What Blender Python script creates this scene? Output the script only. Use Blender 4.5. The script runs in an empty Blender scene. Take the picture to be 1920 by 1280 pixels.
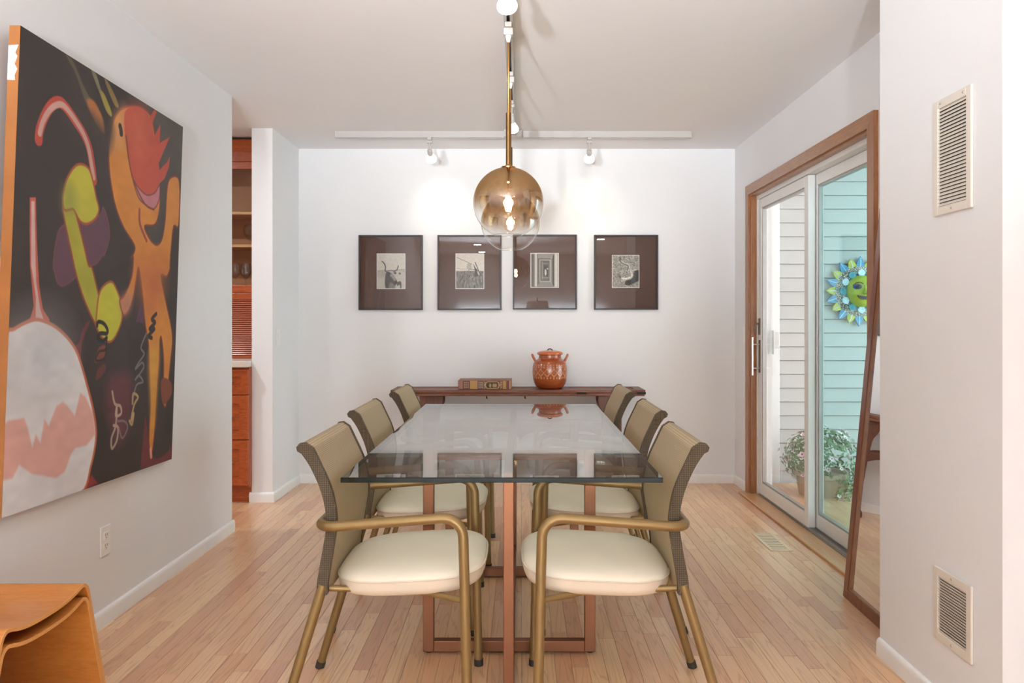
import bpy, bmesh, math, random
import numpy as np
from mathutils import Vector, Matrix

random.seed(7)
np.random.seed(7)
scene = bpy.context.scene
COL = scene.collection
PI = math.pi

# ------------------------------------------------------------------ camera
CAM_H = 1.177
FPX = 1430.0                      # focal length in pixels of the 1920 px frame
cam_data = bpy.data.cameras.new('camera')
cam_data.sensor_width = 36.0
cam_data.lens = FPX * 36.0 / 1920.0
cam_data.shift_x = -16.0 / 1920.0
cam_data.shift_y = -37.0 / 1920.0
cam_data.clip_start = 0.05
cam = bpy.data.objects.new('camera', cam_data)
cam.location = (0, 0, CAM_H)
cam.rotation_euler = (PI / 2, 0, 0)
COL.objects.link(cam)
scene.camera = cam

# ------------------------------------------------------------------ world, exposure
world = bpy.data.worlds.new('overcast_sky')
scene.world = world
world.use_nodes = True
bg = world.node_tree.nodes['Background']
bg.inputs[0].default_value = (0.86, 0.93, 1.0, 1)
bg.inputs[1].default_value = 4.6
scene.view_settings.view_transform = 'Standard'
scene.view_settings.look = 'None'
scene.view_settings.gamma = 1.0
scene.view_settings.use_curve_mapping = False
scene.view_settings.exposure = 0.60
scene.cycles.max_bounces = 10
scene.cycles.diffuse_bounces = 5
scene.cycles.glossy_bounces = 6
scene.cycles.transparent_max_bounces = 32
scene.cycles.caustics_reflective = False
scene.cycles.caustics_refractive = False
scene.cycles.use_denoising = True
scene.cycles.sample_clamp_indirect = 6.0


def area_light(name, loc, rot, sx, sy, power, color):
    d = bpy.data.lights.new(name, 'AREA')
    d.shape = 'RECTANGLE'
    d.size, d.size_y = sx, sy
    d.energy = power
    d.color = color
    o = bpy.data.objects.new(name, d)
    o.location = loc
    o.rotation_euler = rot
    COL.objects.link(o)
    return o


ADDED_WINDOW_POWER = 440.0
CAN_POWER = 5.0
KITCHEN_POWER = 13.0
TRACK_POWER = 3.2
BULB_POWER = 2.0
BOUNCE_POWER = 700.0
# fill light set in an added, unseen low window behind the camera
area_light('added_window_fill', (0.2, -3.14, 0.85), (PI / 2, 0, PI), 2.7, 1.1, ADDED_WINDOW_POWER, (0.80, 0.91, 1.0))

# ------------------------------------------------------------------ helpers


def lin(c):
    out = []
    for v in c[:3]:
        v = v / 255.0
        out.append(v / 12.92 if v <= 0.04045 else ((v + 0.055) / 1.055) ** 2.4)
    return (out[0], out[1], out[2], 1.0)


class NT:
    def __init__(self, name):
        self.m = bpy.data.materials.new(name)
        self.m.use_nodes = True
        self.t = self.m.node_tree
        self.b = self.t.nodes['Principled BSDF']
        self.out = self.t.nodes['Material Output']

    def n(self, kind, **kw):
        nd = self.t.nodes.new(kind)
        for k, v in kw.items():
            setattr(nd, k, v)
        return nd

    def l(self, a, b):
        self.t.links.new(a, b)

    def math(self, op, a, b=None):
        nd = self.n('ShaderNodeMath', operation=op)
        for i, v in enumerate((a, b)):
            if v is None:
                continue
            if isinstance(v, (int, float)):
                nd.inputs[i].default_value = v
            else:
                self.l(v, nd.inputs[i])
        return nd.outputs[0]

    def mix(self, fac, a, b, blend='MIX'):
        nd = self.n('ShaderNodeMix', data_type='RGBA', blend_type=blend)
        for i, v in ((0, fac), (6, a), (7, b)):
            if isinstance(v, (int, float)):
                nd.inputs[i].default_value = v
            elif isinstance(v, tuple):
                nd.inputs[i].default_value = v
            else:
                self.l(v, nd.inputs[i])
        return nd.outputs[2]

    def coords(self, kind='Object', scale=(1, 1, 1), loc=None):
        if kind == 'World':
            src = self.n('ShaderNodeNewGeometry').outputs['Position']
        else:
            src = self.n('ShaderNodeTexCoord').outputs[kind]
        mp = self.n('ShaderNodeMapping')
        mp.inputs['Scale'].default_value = scale
        self.l(src, mp.inputs['Vector'])
        return mp.outputs[0]

    def noise(self, vec, scale, detail=3.0, rough=0.5, dist=0.0):
        nd = self.n('ShaderNodeTexNoise')
        nd.inputs['Scale'].default_value = scale
        nd.inputs['Detail'].default_value = detail
        nd.inputs['Roughness'].default_value = rough
        nd.inputs['Distortion'].default_value = dist
        self.l(vec, nd.inputs['Vector'])
        return nd.outputs['Fac']

    def ramp(self, fac, stops):
        nd = self.n('ShaderNodeValToRGB')
        els = nd.color_ramp.elements
        while len(els) < len(stops):
            els.new(0.5)
        for e, (p, c) in zip(els, stops):
            e.position = p
            e.color = c
        self.l(fac, nd.inputs[0])
        return nd.outputs[0]

    def bump(self, height, strength=0.2, dist=0.002):
        nd = self.n('ShaderNodeBump')
        nd.inputs['Strength'].default_value = strength
        nd.inputs['Distance'].default_value = dist
        self.l(height, nd.inputs['Height'])
        self.l(nd.outputs[0], self.b.inputs['Normal'])


def plain(name, c, rough=0.5, metal=0.0, var=0.06, nscale=14.0, bump=0.0, coat=0.0, kind='Object'):
    t = NT(name)
    col = lin(c)
    vec = t.coords(kind)
    f = t.noise(vec, nscale, 4)
    dark = tuple(x * (1 - var) for x in col[:3]) + (1,)
    lite = tuple(min(1, x * (1 + var)) for x in col[:3]) + (1,)
    t.l(t.ramp(f, [(0.3, dark), (0.7, lite)]), t.b.inputs['Base Color'])
    t.b.inputs['Roughness'].default_value = rough
    t.b.inputs['Metallic'].default_value = metal
    if coat:
        t.b.inputs['Coat Weight'].default_value = coat
        t.b.inputs['Coat Roughness'].default_value = 0.12
    if bump:
        t.bump(t.noise(vec, nscale * 6, 5), bump, 0.001)
    return t.m


def wood(name, c1, c2, grain=(30, 2, 30), rough=0.4, coat=0.0, dist=1.2, kind='Object', scale=1.0):
    t = NT(name)
    vec = t.coords(kind, grain)
    f = t.noise(vec, 1.6 * scale, 6, 0.6, dist)
    g = t.noise(vec, 9.0 * scale, 3, 0.5, 0.4)
    c = t.ramp(f, [(0.3, lin(c1)), (0.72, lin(c2))])
    c = t.mix(0.35, c, t.ramp(g, [(0.35, lin(c1)), (0.65, lin(c2))]))
    t.l(c, t.b.inputs['Base Color'])
    t.b.inputs['Roughness'].default_value = rough
    if coat:
        t.b.inputs['Coat Weight'].default_value = coat
        t.b.inputs['Coat Roughness'].default_value = 0.1
    t.bump(g, 0.12, 0.001)
    return t.m


def schlick(t, f0=0.04, ex=5.0):
    lw = t.n('ShaderNodeLayerWeight')
    lw.inputs['Blend'].default_value = 0.5
    p = t.math('POWER', lw.outputs['Facing'], ex)
    return t.math('ADD', t.math('MULTIPLY', p, 1.0 - f0), f0)


def thin_glass(name, tint=(1, 1, 1), f0=0.04, ex=5.0):
    t = NT(name)
    t.t.nodes.remove(t.b)
    tr = t.n('ShaderNodeBsdfTransparent')
    tr.inputs[0].default_value = tuple(tint) + (1,)
    gl = t.n('ShaderNodeBsdfGlossy')
    gl.inputs['Roughness'].default_value = 0.0
    mx = t.n('ShaderNodeMixShader')
    t.l(schlick(t, f0, ex), mx.inputs[0])
    t.l(tr.outputs[0], mx.inputs[1])
    t.l(gl.outputs[0], mx.inputs[2])
    t.l(mx.outputs[0], t.out.inputs[0])
    return t.m


def emit(name, c, strength):
    t = NT(name)
    t.t.nodes.remove(t.b)
    e = t.n('ShaderNodeEmission')
    e.inputs[0].default_value = c
    e.inputs[1].default_value = strength
    t.l(e.outputs[0], t.out.inputs[0])
    return t.m


def painted(name, rough=0.5, coat=0.0, bump=0.0):
    t = NT(name)
    a = t.n('ShaderNodeVertexColor', layer_name='paint')
    t.l(a.outputs[0], t.b.inputs['Base Color'])
    t.b.inputs['Roughness'].default_value = rough
    if coat:
        t.b.inputs['Coat Weight'].default_value = coat
        t.b.inputs['Coat Roughness'].default_value = 0.08
    if bump:
        t.bump(t.noise(t.coords('Object', (1, 1, 1)), 160, 4), bump, 0.001)
    return t.m


# ---- mesh building


class MB:
    def __init__(self):
        self.v, self.f, self.s = [], [], []

    def add(self, vs, fs, slot=0):
        o = len(self.v)
        self.v += [tuple(v) for v in vs]
        self.f += [tuple(i + o for i in f) for f in fs]
        self.s += [slot] * len(fs)
        return self

    def box(self, x0, x1, y0, y1, z0, z1, slot=0):
        vs = [(x, y, z) for z in (z0, z1) for y in (y0, y1) for x in (x0, x1)]
        return self.add(vs, [(0, 2, 3, 1), (4, 5, 7, 6), (0, 1, 5, 4), (2, 6, 7, 3), (0, 4, 6, 2), (1, 3, 7, 5)], slot)

    def rbox(self, x0, x1, y0, y1, z0, z1, r=0.003, slot=0):
        """box with chamfered edges"""
        bm = bmesh.new()
        bmesh.ops.create_cube(bm, size=1.0)
        for v in bm.verts:
            v.co = Vector(((x0 + x1) / 2 + v.co.x * (x1 - x0), (y0 + y1) / 2 + v.co.y * (y1 - y0), (z0 + z1) / 2 + v.co.z * (z1 - z0)))
        r = min(r, 0.49 * min(x1 - x0, y1 - y0, z1 - z0))
        bmesh.ops.bevel(bm, geom=list(bm.edges), offset=r, segments=2, profile=0.5, affect='EDGES')
        bm.verts.index_update()
        self.add([v.co[:] for v in bm.verts], [[v.index for v in f.verts] for f in bm.faces], slot)
        bm.free()
        return self

    def tube(self, pts, r, n=12, caps=True, slot=0):
        pts = [Vector(p) for p in pts]
        rs = r if isinstance(r, (list, tuple)) else [r] * len(pts)
        t0 = (pts[1] - pts[0]).normalized()
        up = Vector((0, 0, 1)) if abs(t0.z) < 0.9 else Vector((1, 0, 0))
        a = t0.cross(up).normalized()
        vs, fs = [], []
        for i, p in enumerate(pts):
            if i == 0:
                t = t0
            elif i == len(pts) - 1:
                t = (pts[-1] - pts[-2]).normalized()
            else:
                t = ((pts[i + 1] - p).normalized() + (p - pts[i - 1]).normalized()).normalized()
            a = (a - t * a.dot(t)).normalized()
            b = t.cross(a)
            for k in range(n):
                th = 2 * PI * k / n
                vs.append(p + (a * math.cos(th) + b * math.sin(th)) * rs[i])
        for i in range(len(pts) - 1):
            for k in range(n):
                k2 = (k + 1) % n
                fs.append((i * n + k, i * n + k2, (i + 1) * n + k2, (i + 1) * n + k))
        if caps:
            fs.append(tuple(range(n))[::-1])
            fs.append(tuple((len(pts) - 1) * n + k for k in range(n)))
        return self.add(vs, fs, slot)

    def lathe(self, prof, n=32, c=(0, 0, 0), slot=0, cap=True):
        """prof: (r, z) from bottom to top, about the Z axis"""
        vs, fs = [], []
        for r, z in prof:
            for k in range(n):
                th = 2 * PI * k / n
                vs.append((c[0] + r * math.cos(th), c[1] + r * math.sin(th), c[2] + z))
        for i in range(len(prof) - 1):
            for k in range(n):
                k2 = (k + 1) % n
                fs.append((i * n + k, i * n + k2, (i + 1) * n + k2, (i + 1) * n + k))
        if cap:
            if prof[0][0] > 1e-5:
                fs.append(tuple(range(n))[::-1])
            if prof[-1][0] > 1e-5:
                fs.append(tuple((len(prof) - 1) * n + k for k in range(n)))
        return self.add(vs, fs, slot)

    def prism(self, poly, d, axis='y', slot=0):
        """poly: 2-D outline; extruded between d[0] and d[1] along axis"""
        n = len(poly)

        def P(a, b, t):
            return {'y': (a, t, b), 'x': (t, a, b), 'z': (a, b, t)}[axis]
        vs = [P(a, b, d[0]) for a, b in poly] + [P(a, b, d[1]) for a, b in poly]
        fs = [tuple(range(n)), tuple(range(n, 2 * n))[::-1]]
        for i in range(n):
            j = (i + 1) % n
            fs.append((i, i + n, j + n, j))
        return self.add(vs, fs, slot)

    def grid(self, P, closed_u=False, slot=0):
        """P: rows of points"""
        nr, nc = len(P), len(P[0])
        vs = [p for row in P for p in row]
        fs = []
        for i in range(nr - 1):
            for j in range(nc if closed_u else nc - 1):
                k = (j + 1) % nc
                fs.append((i * nc + j, i * nc + k, (i + 1) * nc + k, (i + 1) * nc + j))
        return self.add(vs, fs, slot)

    def build(self, name, mats, parent=None, smooth=None, fix=True, **kw):
        me = bpy.data.meshes.new(name)
        me.from_pydata(self.v, [], self.f)
        mats = mats if isinstance(mats, (list, tuple)) else [mats]
        for m in mats:
            me.materials.append(m)
        if len(mats) > 1:
            me.polygons.foreach_set('material_index', self.s)
        if fix:
            bm = bmesh.new()
            bm.from_mesh(me)
            bmesh.ops.recalc_face_normals(bm, faces=bm.faces)
            bm.to_mesh(me)
            bm.free()
        if smooth is not None:
            me.polygons.foreach_set('use_smooth', [True] * len(me.polygons))
            try:
                me.set_sharp_from_angle(angle=math.radians(smooth))
            except Exception:
                pass
        me.update()
        o = bpy.data.objects.new(name, me)
        COL.objects.link(o)
        if parent is not None:
            o.parent = parent
        for k, v in kw.items():
            o[k] = v
        return o


def thing(name, label, cat, loc=(0, 0, 0), rotz=0.0, group=None):
    o = bpy.data.objects.new(name, None)
    o.empty_display_size = 0.05
    COL.objects.link(o)
    o.location = loc
    o.rotation_euler = (0, 0, rotz)
    o['label'] = label
    o['category'] = cat
    if group:
        o['group'] = group
    return o


def tag(o, label, cat, group=None):
    o['label'] = label
    o['category'] = cat
    if group:
        o['group'] = group
    return o


def struct(name, mb, m, parent=None, label=None, smooth=None):
    o = mb.build(name, m, parent, smooth=smooth)
    o['kind'] = 'structure'
    if label:
        o['label'] = label
    return o


def copy_tree(o, parent=None):
    c = o.copy()
    COL.objects.link(c)
    if parent is not None:
        c.parent = parent
    for ch in list(o.children):
        copy_tree(ch, c)
    return c


def arc_path(pts, rad, n=8):
    """polyline with rounded corners"""
    pts = [Vector(p) for p in pts]
    rads = rad if isinstance(rad, (list, tuple)) else [rad] * (len(pts) - 2)
    out = [pts[0]]
    for i in range(1, len(pts) - 1):
        p, r = pts[i], rads[i - 1]
        d1, d2 = (pts[i - 1] - p).normalized(), (pts[i + 1] - p).normalized()
        half = d1.angle(d2) / 2
        t = r / math.tan(half)
        s, e = p + d1 * t, p + d2 * t
        c = p + (d1 + d2).normalized() * (r / math.sin(half))
        v1, v2 = s - c, e - c
        tot = v1.angle(v2)
        ax = v1.cross(v2).normalized()
        for k in range(n + 1):
            out.append(c + Matrix.Rotation(tot * k / n, 3, ax) @ v1)
    out.append(pts[-1])
    return out


def spline(pts, n=6, closed=False):
    P = [np.array(p, float) for p in pts]
    m = len(P)
    out = []
    rng = range(m) if closed else range(m - 1)
    for i in rng:
        if closed:
            a, b, c, d = P[(i - 1) % m], P[i], P[(i + 1) % m], P[(i + 2) % m]
        else:
            a, b, c, d = P[max(i - 1, 0)], P[i], P[i + 1], P[min(i + 2, m - 1)]
        for k in range(n):
            t = k / n
            out.append(0.5 * (2 * b + (c - a) * t + (2 * a - 5 * b + 4 * c - d) * t * t + (3 * b - a - 3 * c + d) * t ** 3))
    if not closed:
        out.append(P[-1])
    return [tuple(float(x) for x in p) for p in out]


# ---- flat pictures: colours per vertex on a fine grid


def value_noise(nv, nu, cells_v, cells_u, seed):
    r = np.random.RandomState(seed).rand(cells_v + 2, cells_u + 2)
    y = np.linspace(0, cells_v, nv)
    x = np.linspace(0, cells_u, nu)
    yi, xi = np.floor(y).astype(int), np.floor(x).astype(int)
    fy, fx = (y - yi)[:, None], (x - xi)[None, :]
    fy, fx = fy * fy * (3 - 2 * fy), fx * fx * (3 - 2 * fx)
    a, b = r[yi][:, xi], r[yi][:, xi + 1]
    c, d = r[yi + 1][:, xi], r[yi + 1][:, xi + 1]
    return (a * (1 - fx) + b * fx) * (1 - fy) + (c * (1 - fx) + d * fx) * fy


def raster(shapes, nu, nv, aspect, base, crisp=False):
    img = np.zeros((nv, nu, 3)) + np.array(base, float) if not isinstance(base, np.ndarray) else base.copy()
    gu = np.linspace(0, 1, nu)
    gv = np.linspace(0, 1, nv)
    for kind, col, soft, ocol, width, smooth, pts in shapes:
        if crisp and soft < 0.013:
            soft *= 0.3
        closed = kind == 'p'
        if smooth:
            pts = spline(pts, 4, closed)
        P = np.array(pts, float)
        pad = soft + width + 0.01
        iu = np.where((gu >= P[:, 0].min() - pad / aspect) & (gu <= P[:, 0].max() + pad / aspect))[0]
        iv = np.where((gv >= P[:, 1].min() - pad) & (gv <= P[:, 1].max() + pad))[0]
        if len(iu) == 0 or len(iv) == 0:
            continue
        X, Y = np.meshgrid(gu[iu] * aspect, gv[iv])
        P = P * np.array([aspect, 1.0])
        n = len(P)
        dist = np.full(X.shape, 9.0)
        inside = np.zeros(X.shape, bool)
        for i in range(n if closed else n - 1):
            a, b = P[i], P[(i + 1) % n]
            ab = b - a
            L = max(ab @ ab, 1e-12)
            t = np.clip(((X - a[0]) * ab[0] + (Y - a[1]) * ab[1]) / L, 0, 1)
            dist = np.minimum(dist, (X - a[0] - t * ab[0]) ** 2 + (Y - a[1] - t * ab[1]) ** 2)
            if closed and a[1] != b[1]:
                cond = (a[1] > Y) != (b[1] > Y)
                inside ^= cond & (X < (b[0] - a[0]) * (Y - a[1]) / (b[1] - a[1]) + a[0])
        dist = np.sqrt(dist)
        sub = img[iv[0]:iv[-1] + 1, iu[0]:iu[-1] + 1]
        if closed:
            sd = np.where(inside, -dist, dist)
            al = np.clip(0.5 - sd / (2 * soft), 0, 1)[..., None]
            sub[:] = sub * (1 - al) + np.array(col, float) * al
            if ocol is not None:
                al = np.clip(0.5 - (np.abs(sd) - width) / 0.003, 0, 1)[..., None]
                sub[:] = sub * (1 - al) + np.array(ocol, float) * al
        else:
            al = np.clip(0.5 - (dist - width) / (2 * soft), 0, 1)[..., None]
            sub[:] = sub * (1 - al) + np.array(col, float) * al
    return img


def set_paint(me, cols):
    """cols: (n, 3) sRGB 0..255, one per vertex"""
    c = np.clip(cols / 255.0, 0, 1)
    c = np.where(c <= 0.04045, c / 12.92, ((c + 0.055) / 1.055) ** 2.4)
    full = np.ones((len(c), 4), np.float32)
    full[:, :3] = c
    at = me.color_attributes.new('paint', 'FLOAT_COLOR', 'POINT')
    at.data.foreach_set('color', full.ravel())


def picture(name, img, w, h, m, parent, loc=(0, 0, 0)):
    """flat printed sheet: local x to the right, z up, faces -y"""
    nv, nu = img.shape[:2]
    xs, zs = np.linspace(0, w, nu), np.linspace(h, 0, nv)
    V = np.zeros((nv, nu, 3))
    V[..., 0] = xs[None, :]
    V[..., 2] = zs[:, None]
    idx = np.arange(nv * nu).reshape(nv, nu)
    F = np.stack([idx[:-1, :-1], idx[1:, :-1], idx[1:, 1:], idx[:-1, 1:]], -1).reshape(-1, 4)
    me = bpy.data.meshes.new(name)
    me.from_pydata(V.reshape(-1, 3).tolist(), [], F.tolist())
    set_paint(me, img.reshape(-1, 3))
    me.materials.append(m)
    o = bpy.data.objects.new(name, me)
    COL.objects.link(o)
    o.parent = parent
    o.location = loc
    return o

# painted shapes: kind, colour, softness, outline colour, width, smooth, points (u right, v down)
PAINTING = [
    ('p', (78, 70, 64), 0.05, None, 0, 1, [(0.616, -0.015), (1.045, -0.012), (1.022, 0.155), (0.986, 0.161), (0.914, 0.16), (0.869, 0.232), (0.845, 0.348), (0.797, 0.364), (0.733, 0.342), (0.817, 0.21), (0.708, 0.035)]),
    ('p', (98, 84, 62), 0.008, None, 0, 1, [(0.206, 0.003), (0.248, 0.008), (0.3, 0.046), (0.352, 0.073), (0.413, 0.099), (0.428, 0.136), (0.379, 0.121), (0.319, 0.085), (0.26, 0.032)]),
    ('p', (178, 104, 46), 0.012, None, 0, 1, [(0.324, 0.079), (0.364, 0.07), (0.42, 0.102), (0.428, 0.136), (0.379, 0.121)]),
    ('p', (120, 116, 84), 0.006, None, 0, 1, [(0.342, 0.002), (0.371, 0.004), (0.409, 0.039), (0.461, 0.068), (0.468, 0.084), (0.437, 0.078), (0.398, 0.047)]),
    ('p', (160, 140, 50), 0.008, None, 0, 1, [(0.397, 0.04), (0.421, 0.039), (0.467, 0.072), (0.465, 0.085), (0.434, 0.074)]),
    ('p', (140, 112, 58), 0.006, None, 0, 1, [(0.419, 0.002), (0.444, 0.006), (0.497, 0.034), (0.511, 0.052), (0.485, 0.052), (0.445, 0.026)]),
    ('l', (190, 62, 46), 0.003, None, 0.013, 1, [(0.095, 0.216), (0.099, 0.192), (0.122, 0.155), (0.154, 0.126), (0.188, 0.114), (0.224, 0.121), (0.267, 0.138), (0.313, 0.159), (0.346, 0.186), (0.365, 0.22), (0.38, 0.258)]),
    ('l', (196, 150, 138), 0.003, None, 0.007, 1, [(0.099, 0.201), (0.109, 0.177), (0.131, 0.15), (0.162, 0.128), (0.198, 0.117), (0.235, 0.125), (0.274, 0.14), (0.315, 0.161), (0.343, 0.187), (0.363, 0.223), (0.378, 0.252)]),
    ('p', (98, 60, 78), 0.004, (120, 66, 70), 0.002, 1, [(0.185, 0.477), (0.192, 0.426), (0.22, 0.386), (0.315, 0.366), (0.418, 0.339), (0.441, 0.316), (0.475, 0.353), (0.482, 0.389), (0.456, 0.432), (0.448, 0.432), (0.411, 0.456), (0.363, 0.467), (0.328, 0.472), (0.3, 0.494), (0.273, 0.508), (0.235, 0.52), (0.208, 0.514), (0.192, 0.491)]),
    ('p', (172, 166, 40), 0.008, (150, 60, 40), 0.003, 1, [(0.222, 0.339), (0.275, 0.34), (0.305, 0.372), (0.342, 0.426), (0.368, 0.464), (0.387, 0.468), (0.429, 0.528), (0.457, 0.559), (0.434, 0.608), (0.395, 0.587), (0.344, 0.542), (0.3, 0.489), (0.274, 0.446), (0.253, 0.411), (0.23, 0.371)]),
    ('p', (192, 184, 44), 0.008, (170, 70, 40), 0.003, 1, [(0.218, 0.326), (0.225, 0.297), (0.239, 0.272), (0.274, 0.242), (0.312, 0.231), (0.352, 0.237), (0.377, 0.265), (0.397, 0.297), (0.415, 0.325), (0.395, 0.349), (0.349, 0.367), (0.31, 0.364), (0.275, 0.342), (0.254, 0.345), (0.228, 0.348)]),
    ('p', (140, 146, 60), 0.03, None, 0, 1, [(0.231, 0.305), (0.268, 0.305), (0.279, 0.318), (0.275, 0.337), (0.233, 0.342)]),
    ('p', (196, 190, 40), 0.006, (170, 80, 40), 0.003, 1, [(0.421, 0.597), (0.43, 0.539), (0.453, 0.511), (0.505, 0.495), (0.54, 0.513), (0.571, 0.545), (0.583, 0.583), (0.562, 0.617), (0.529, 0.642), (0.496, 0.647), (0.456, 0.634), (0.422, 0.608)]),
    ('p', (214, 130, 42), 0.005, (120, 50, 36), 0.003, 1, [(0.564, 0.037), (0.512, 0.062), (0.482, 0.094), (0.46, 0.15), (0.465, 0.211), (0.485, 0.259), (0.517, 0.307), (0.574, 0.353), (0.647, 0.389), (0.649, 0.408), (0.628, 0.426), (0.644, 0.422), (0.638, 0.474), (0.591, 0.527), (0.563, 0.542), (0.594, 0.578), (0.636, 0.554), (0.663, 0.507), (0.68, 0.448), (0.698, 0.47), (0.718, 0.516), (0.739, 0.58), (0.752, 0.61), (0.777, 0.658), (0.798, 0.767), (0.808, 0.828), (0.804, 0.889), (0.808, 0.938), (0.827, 0.967), (0.842, 0.941), (0.851, 0.88), (0.856, 0.8), (0.866, 0.708), (0.866, 0.646), (0.877, 0.637), (0.9, 0.696), (0.906, 0.772), (0.911, 0.828), (0.935, 0.836), (0.948, 0.773), (0.963, 0.697), (0.972, 0.646), (0.955, 0.601), (0.914, 0.545), (0.883, 0.503), (0.857, 0.458), (0.906, 0.458), (0.931, 0.431), (0.928, 0.424), (0.933, 0.375), (0.948, 0.307), (0.989, 0.302), (0.994, 0.215), (0.977, 0.162), (0.932, 0.16), (0.89, 0.182), (0.878, 0.237), (0.874, 0.297), (0.854, 0.353), (0.814, 0.374), (0.758, 0.362), (0.717, 0.332), (0.786, 0.322), (0.816, 0.298), (0.829, 0.255), (0.82, 0.21), (0.784, 0.1), (0.738, 0.029), (0.676, 0.017), (0.619, 0.023)]),
    ('p', (216, 152, 50), 0.02, None, 0, 1, [(0.787, 0.682), (0.854, 0.67), (0.851, 0.8), (0.835, 0.891), (0.813, 0.828)]),
    ('p', (196, 100, 48), 0.06, None, 0, 1, [(0.689, 0.447), (0.85, 0.424), (0.865, 0.497), (0.794, 0.561), (0.725, 0.516)]),
    ('p', (214, 150, 92), 0.03, None, 0, 1, [(0.513, 0.069), (0.551, 0.053), (0.558, 0.11), (0.538, 0.146), (0.492, 0.149), (0.483, 0.109)]),
    ('p', (184, 120, 104), 0.02, None, 0, 1, [(0.598, 0.527), (0.641, 0.519), (0.634, 0.557), (0.597, 0.575), (0.571, 0.545)]),
    ('p', (196, 72, 48), 0.005, None, 0, 1, [(0.55, 0.074), (0.564, 0.045), (0.619, 0.024), (0.692, 0.019), (0.739, 0.04), (0.766, 0.08), (0.786, 0.134), (0.819, 0.198), (0.786, 0.229), (0.725, 0.243), (0.664, 0.233), (0.626, 0.216), (0.591, 0.179), (0.568, 0.135)]),
    ('p', (204, 90, 62), 0.05, None, 0, 1, [(0.58, 0.063), (0.648, 0.032), (0.709, 0.046), (0.699, 0.115), (0.628, 0.14)]),
    ('p', (198, 72, 50), 0.003, None, 0, 0, [(0.726, 0.031), (0.759, 0.001), (0.779, 0.003), (0.747, 0.045)]),
    ('p', (196, 70, 48), 0.003, None, 0, 0, [(0.765, 0.075), (0.81, 0.032), (0.81, 0.086), (0.891, 0.051), (0.834, 0.114), (0.808, 0.143), (0.816, 0.161), (0.877, 0.127), (0.896, 0.106), (0.892, 0.139), (0.856, 0.181), (0.813, 0.202), (0.782, 0.135)]),
    ('p', (190, 112, 122), 0.004, (120, 50, 50), 0.002, 1, [(0.622, 0.218), (0.664, 0.234), (0.725, 0.245), (0.786, 0.23), (0.82, 0.204), (0.82, 0.245), (0.782, 0.276), (0.727, 0.274), (0.666, 0.26)]),
    ('l', (50, 40, 36), 0.004, None, 0.008, 1, [(0.525, 0.097), (0.531, 0.105), (0.534, 0.114)]),
    ('l', (120, 60, 40), 0.003, None, 0.003, 1, [(0.566, 0.114), (0.596, 0.183), (0.634, 0.226), (0.712, 0.271), (0.782, 0.278)]),
    ('l', (150, 60, 44), 0.006, None, 0.005, 1, [(0.676, 0.292), (0.683, 0.33), (0.735, 0.37)]),
    ('p', (112, 46, 50), 0.004, None, 0, 1, [(0.294, 0.657), (0.328, 0.649), (0.349, 0.614), (0.39, 0.595), (0.349, 0.644), (0.34, 0.69), (0.311, 0.664)]),
    ('p', (100, 52, 58), 0.02, None, 0, 1, [(0.498, 0.764), (0.515, 0.732), (0.563, 0.731), (0.613, 0.724), (0.658, 0.74), (0.673, 0.79), (0.66, 0.853), (0.626, 0.902), (0.584, 0.917), (0.547, 0.883), (0.509, 0.83), (0.493, 0.797)]),
    ('p', (96, 56, 86), 0.004, None, 0, 0, [(0.677, 0.594), (0.719, 0.531), (0.735, 0.597)]),
    ('p', (116, 46, 50), 0.004, None, 0, 0, [(0.748, 0.997), (0.771, 0.847), (0.808, 0.938), (0.828, 0.973), (0.88, 0.984), (0.933, 0.982), (0.978, 0.968), (1.004, 0.951), (1.01, 1.011)]),
    ('p', (132, 64, 42), 0.006, None, 0, 1, [(0.883, 0.771), (0.905, 0.753), (0.97, 0.768), (0.982, 0.801), (0.947, 0.824), (0.906, 0.828)]),
    ('l', (225, 150, 130), 0.003, None, 0.006, 1, [(0.821, 0.951), (0.828, 0.973)]),
    ('p', (146, 50, 46), 0.003, None, 0, 0, [(0.381, 1), (0.41, 0.981), (0.428, 0.97), (0.468, 0.997)]),
    ('p', (196, 84, 62), 0.004, None, 0, 1, [(0.08, 0.462), (0.101, 0.46), (0.115, 0.514), (0.138, 0.569), (0.177, 0.602), (0.113, 0.618), (0.056, 0.608), (0.1, 0.584), (0.091, 0.516)]),
    ('p', (200, 84, 64), 0.003, None, 0, 0, [(0.066, 0.343), (0.092, 0.339), (0.103, 0.425), (0.114, 0.482), (0.123, 0.528), (0.152, 0.597), (0.084, 0.603), (0.101, 0.57), (0.078, 0.484), (0.07, 0.407)]),
    ('p', (206, 170, 164), 0.004, None, 0, 0, [(0.073, 0.35), (0.087, 0.348), (0.096, 0.426), (0.103, 0.482), (0.109, 0.519), (0.13, 0.574), (0.152, 0.602), (0.112, 0.602), (0.109, 0.551), (0.083, 0.484)]),
    ('p', (224, 222, 224), 0.004, (196, 96, 60), 0.004, 1, [(-0.009, 0.632), (0.021, 0.619), (0.065, 0.606), (0.112, 0.598), (0.157, 0.602), (0.214, 0.615), (0.282, 0.644), (0.33, 0.68), (0.382, 0.748), (0.424, 0.813), (0.446, 0.868), (0.44, 0.91), (0.421, 0.95), (0.387, 1.001), (0.283, 1.008), (0.177, 1.011), (0.079, 1.008), (-0.01, 1.011), (-0.035, 0.859), (-0.025, 0.73)]),
    ('p', (188, 188, 194), 0.12, None, 0, 1, [(0.059, 0.653), (0.175, 0.644), (0.218, 0.678), (0.19, 0.72), (0.081, 0.716)]),
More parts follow.
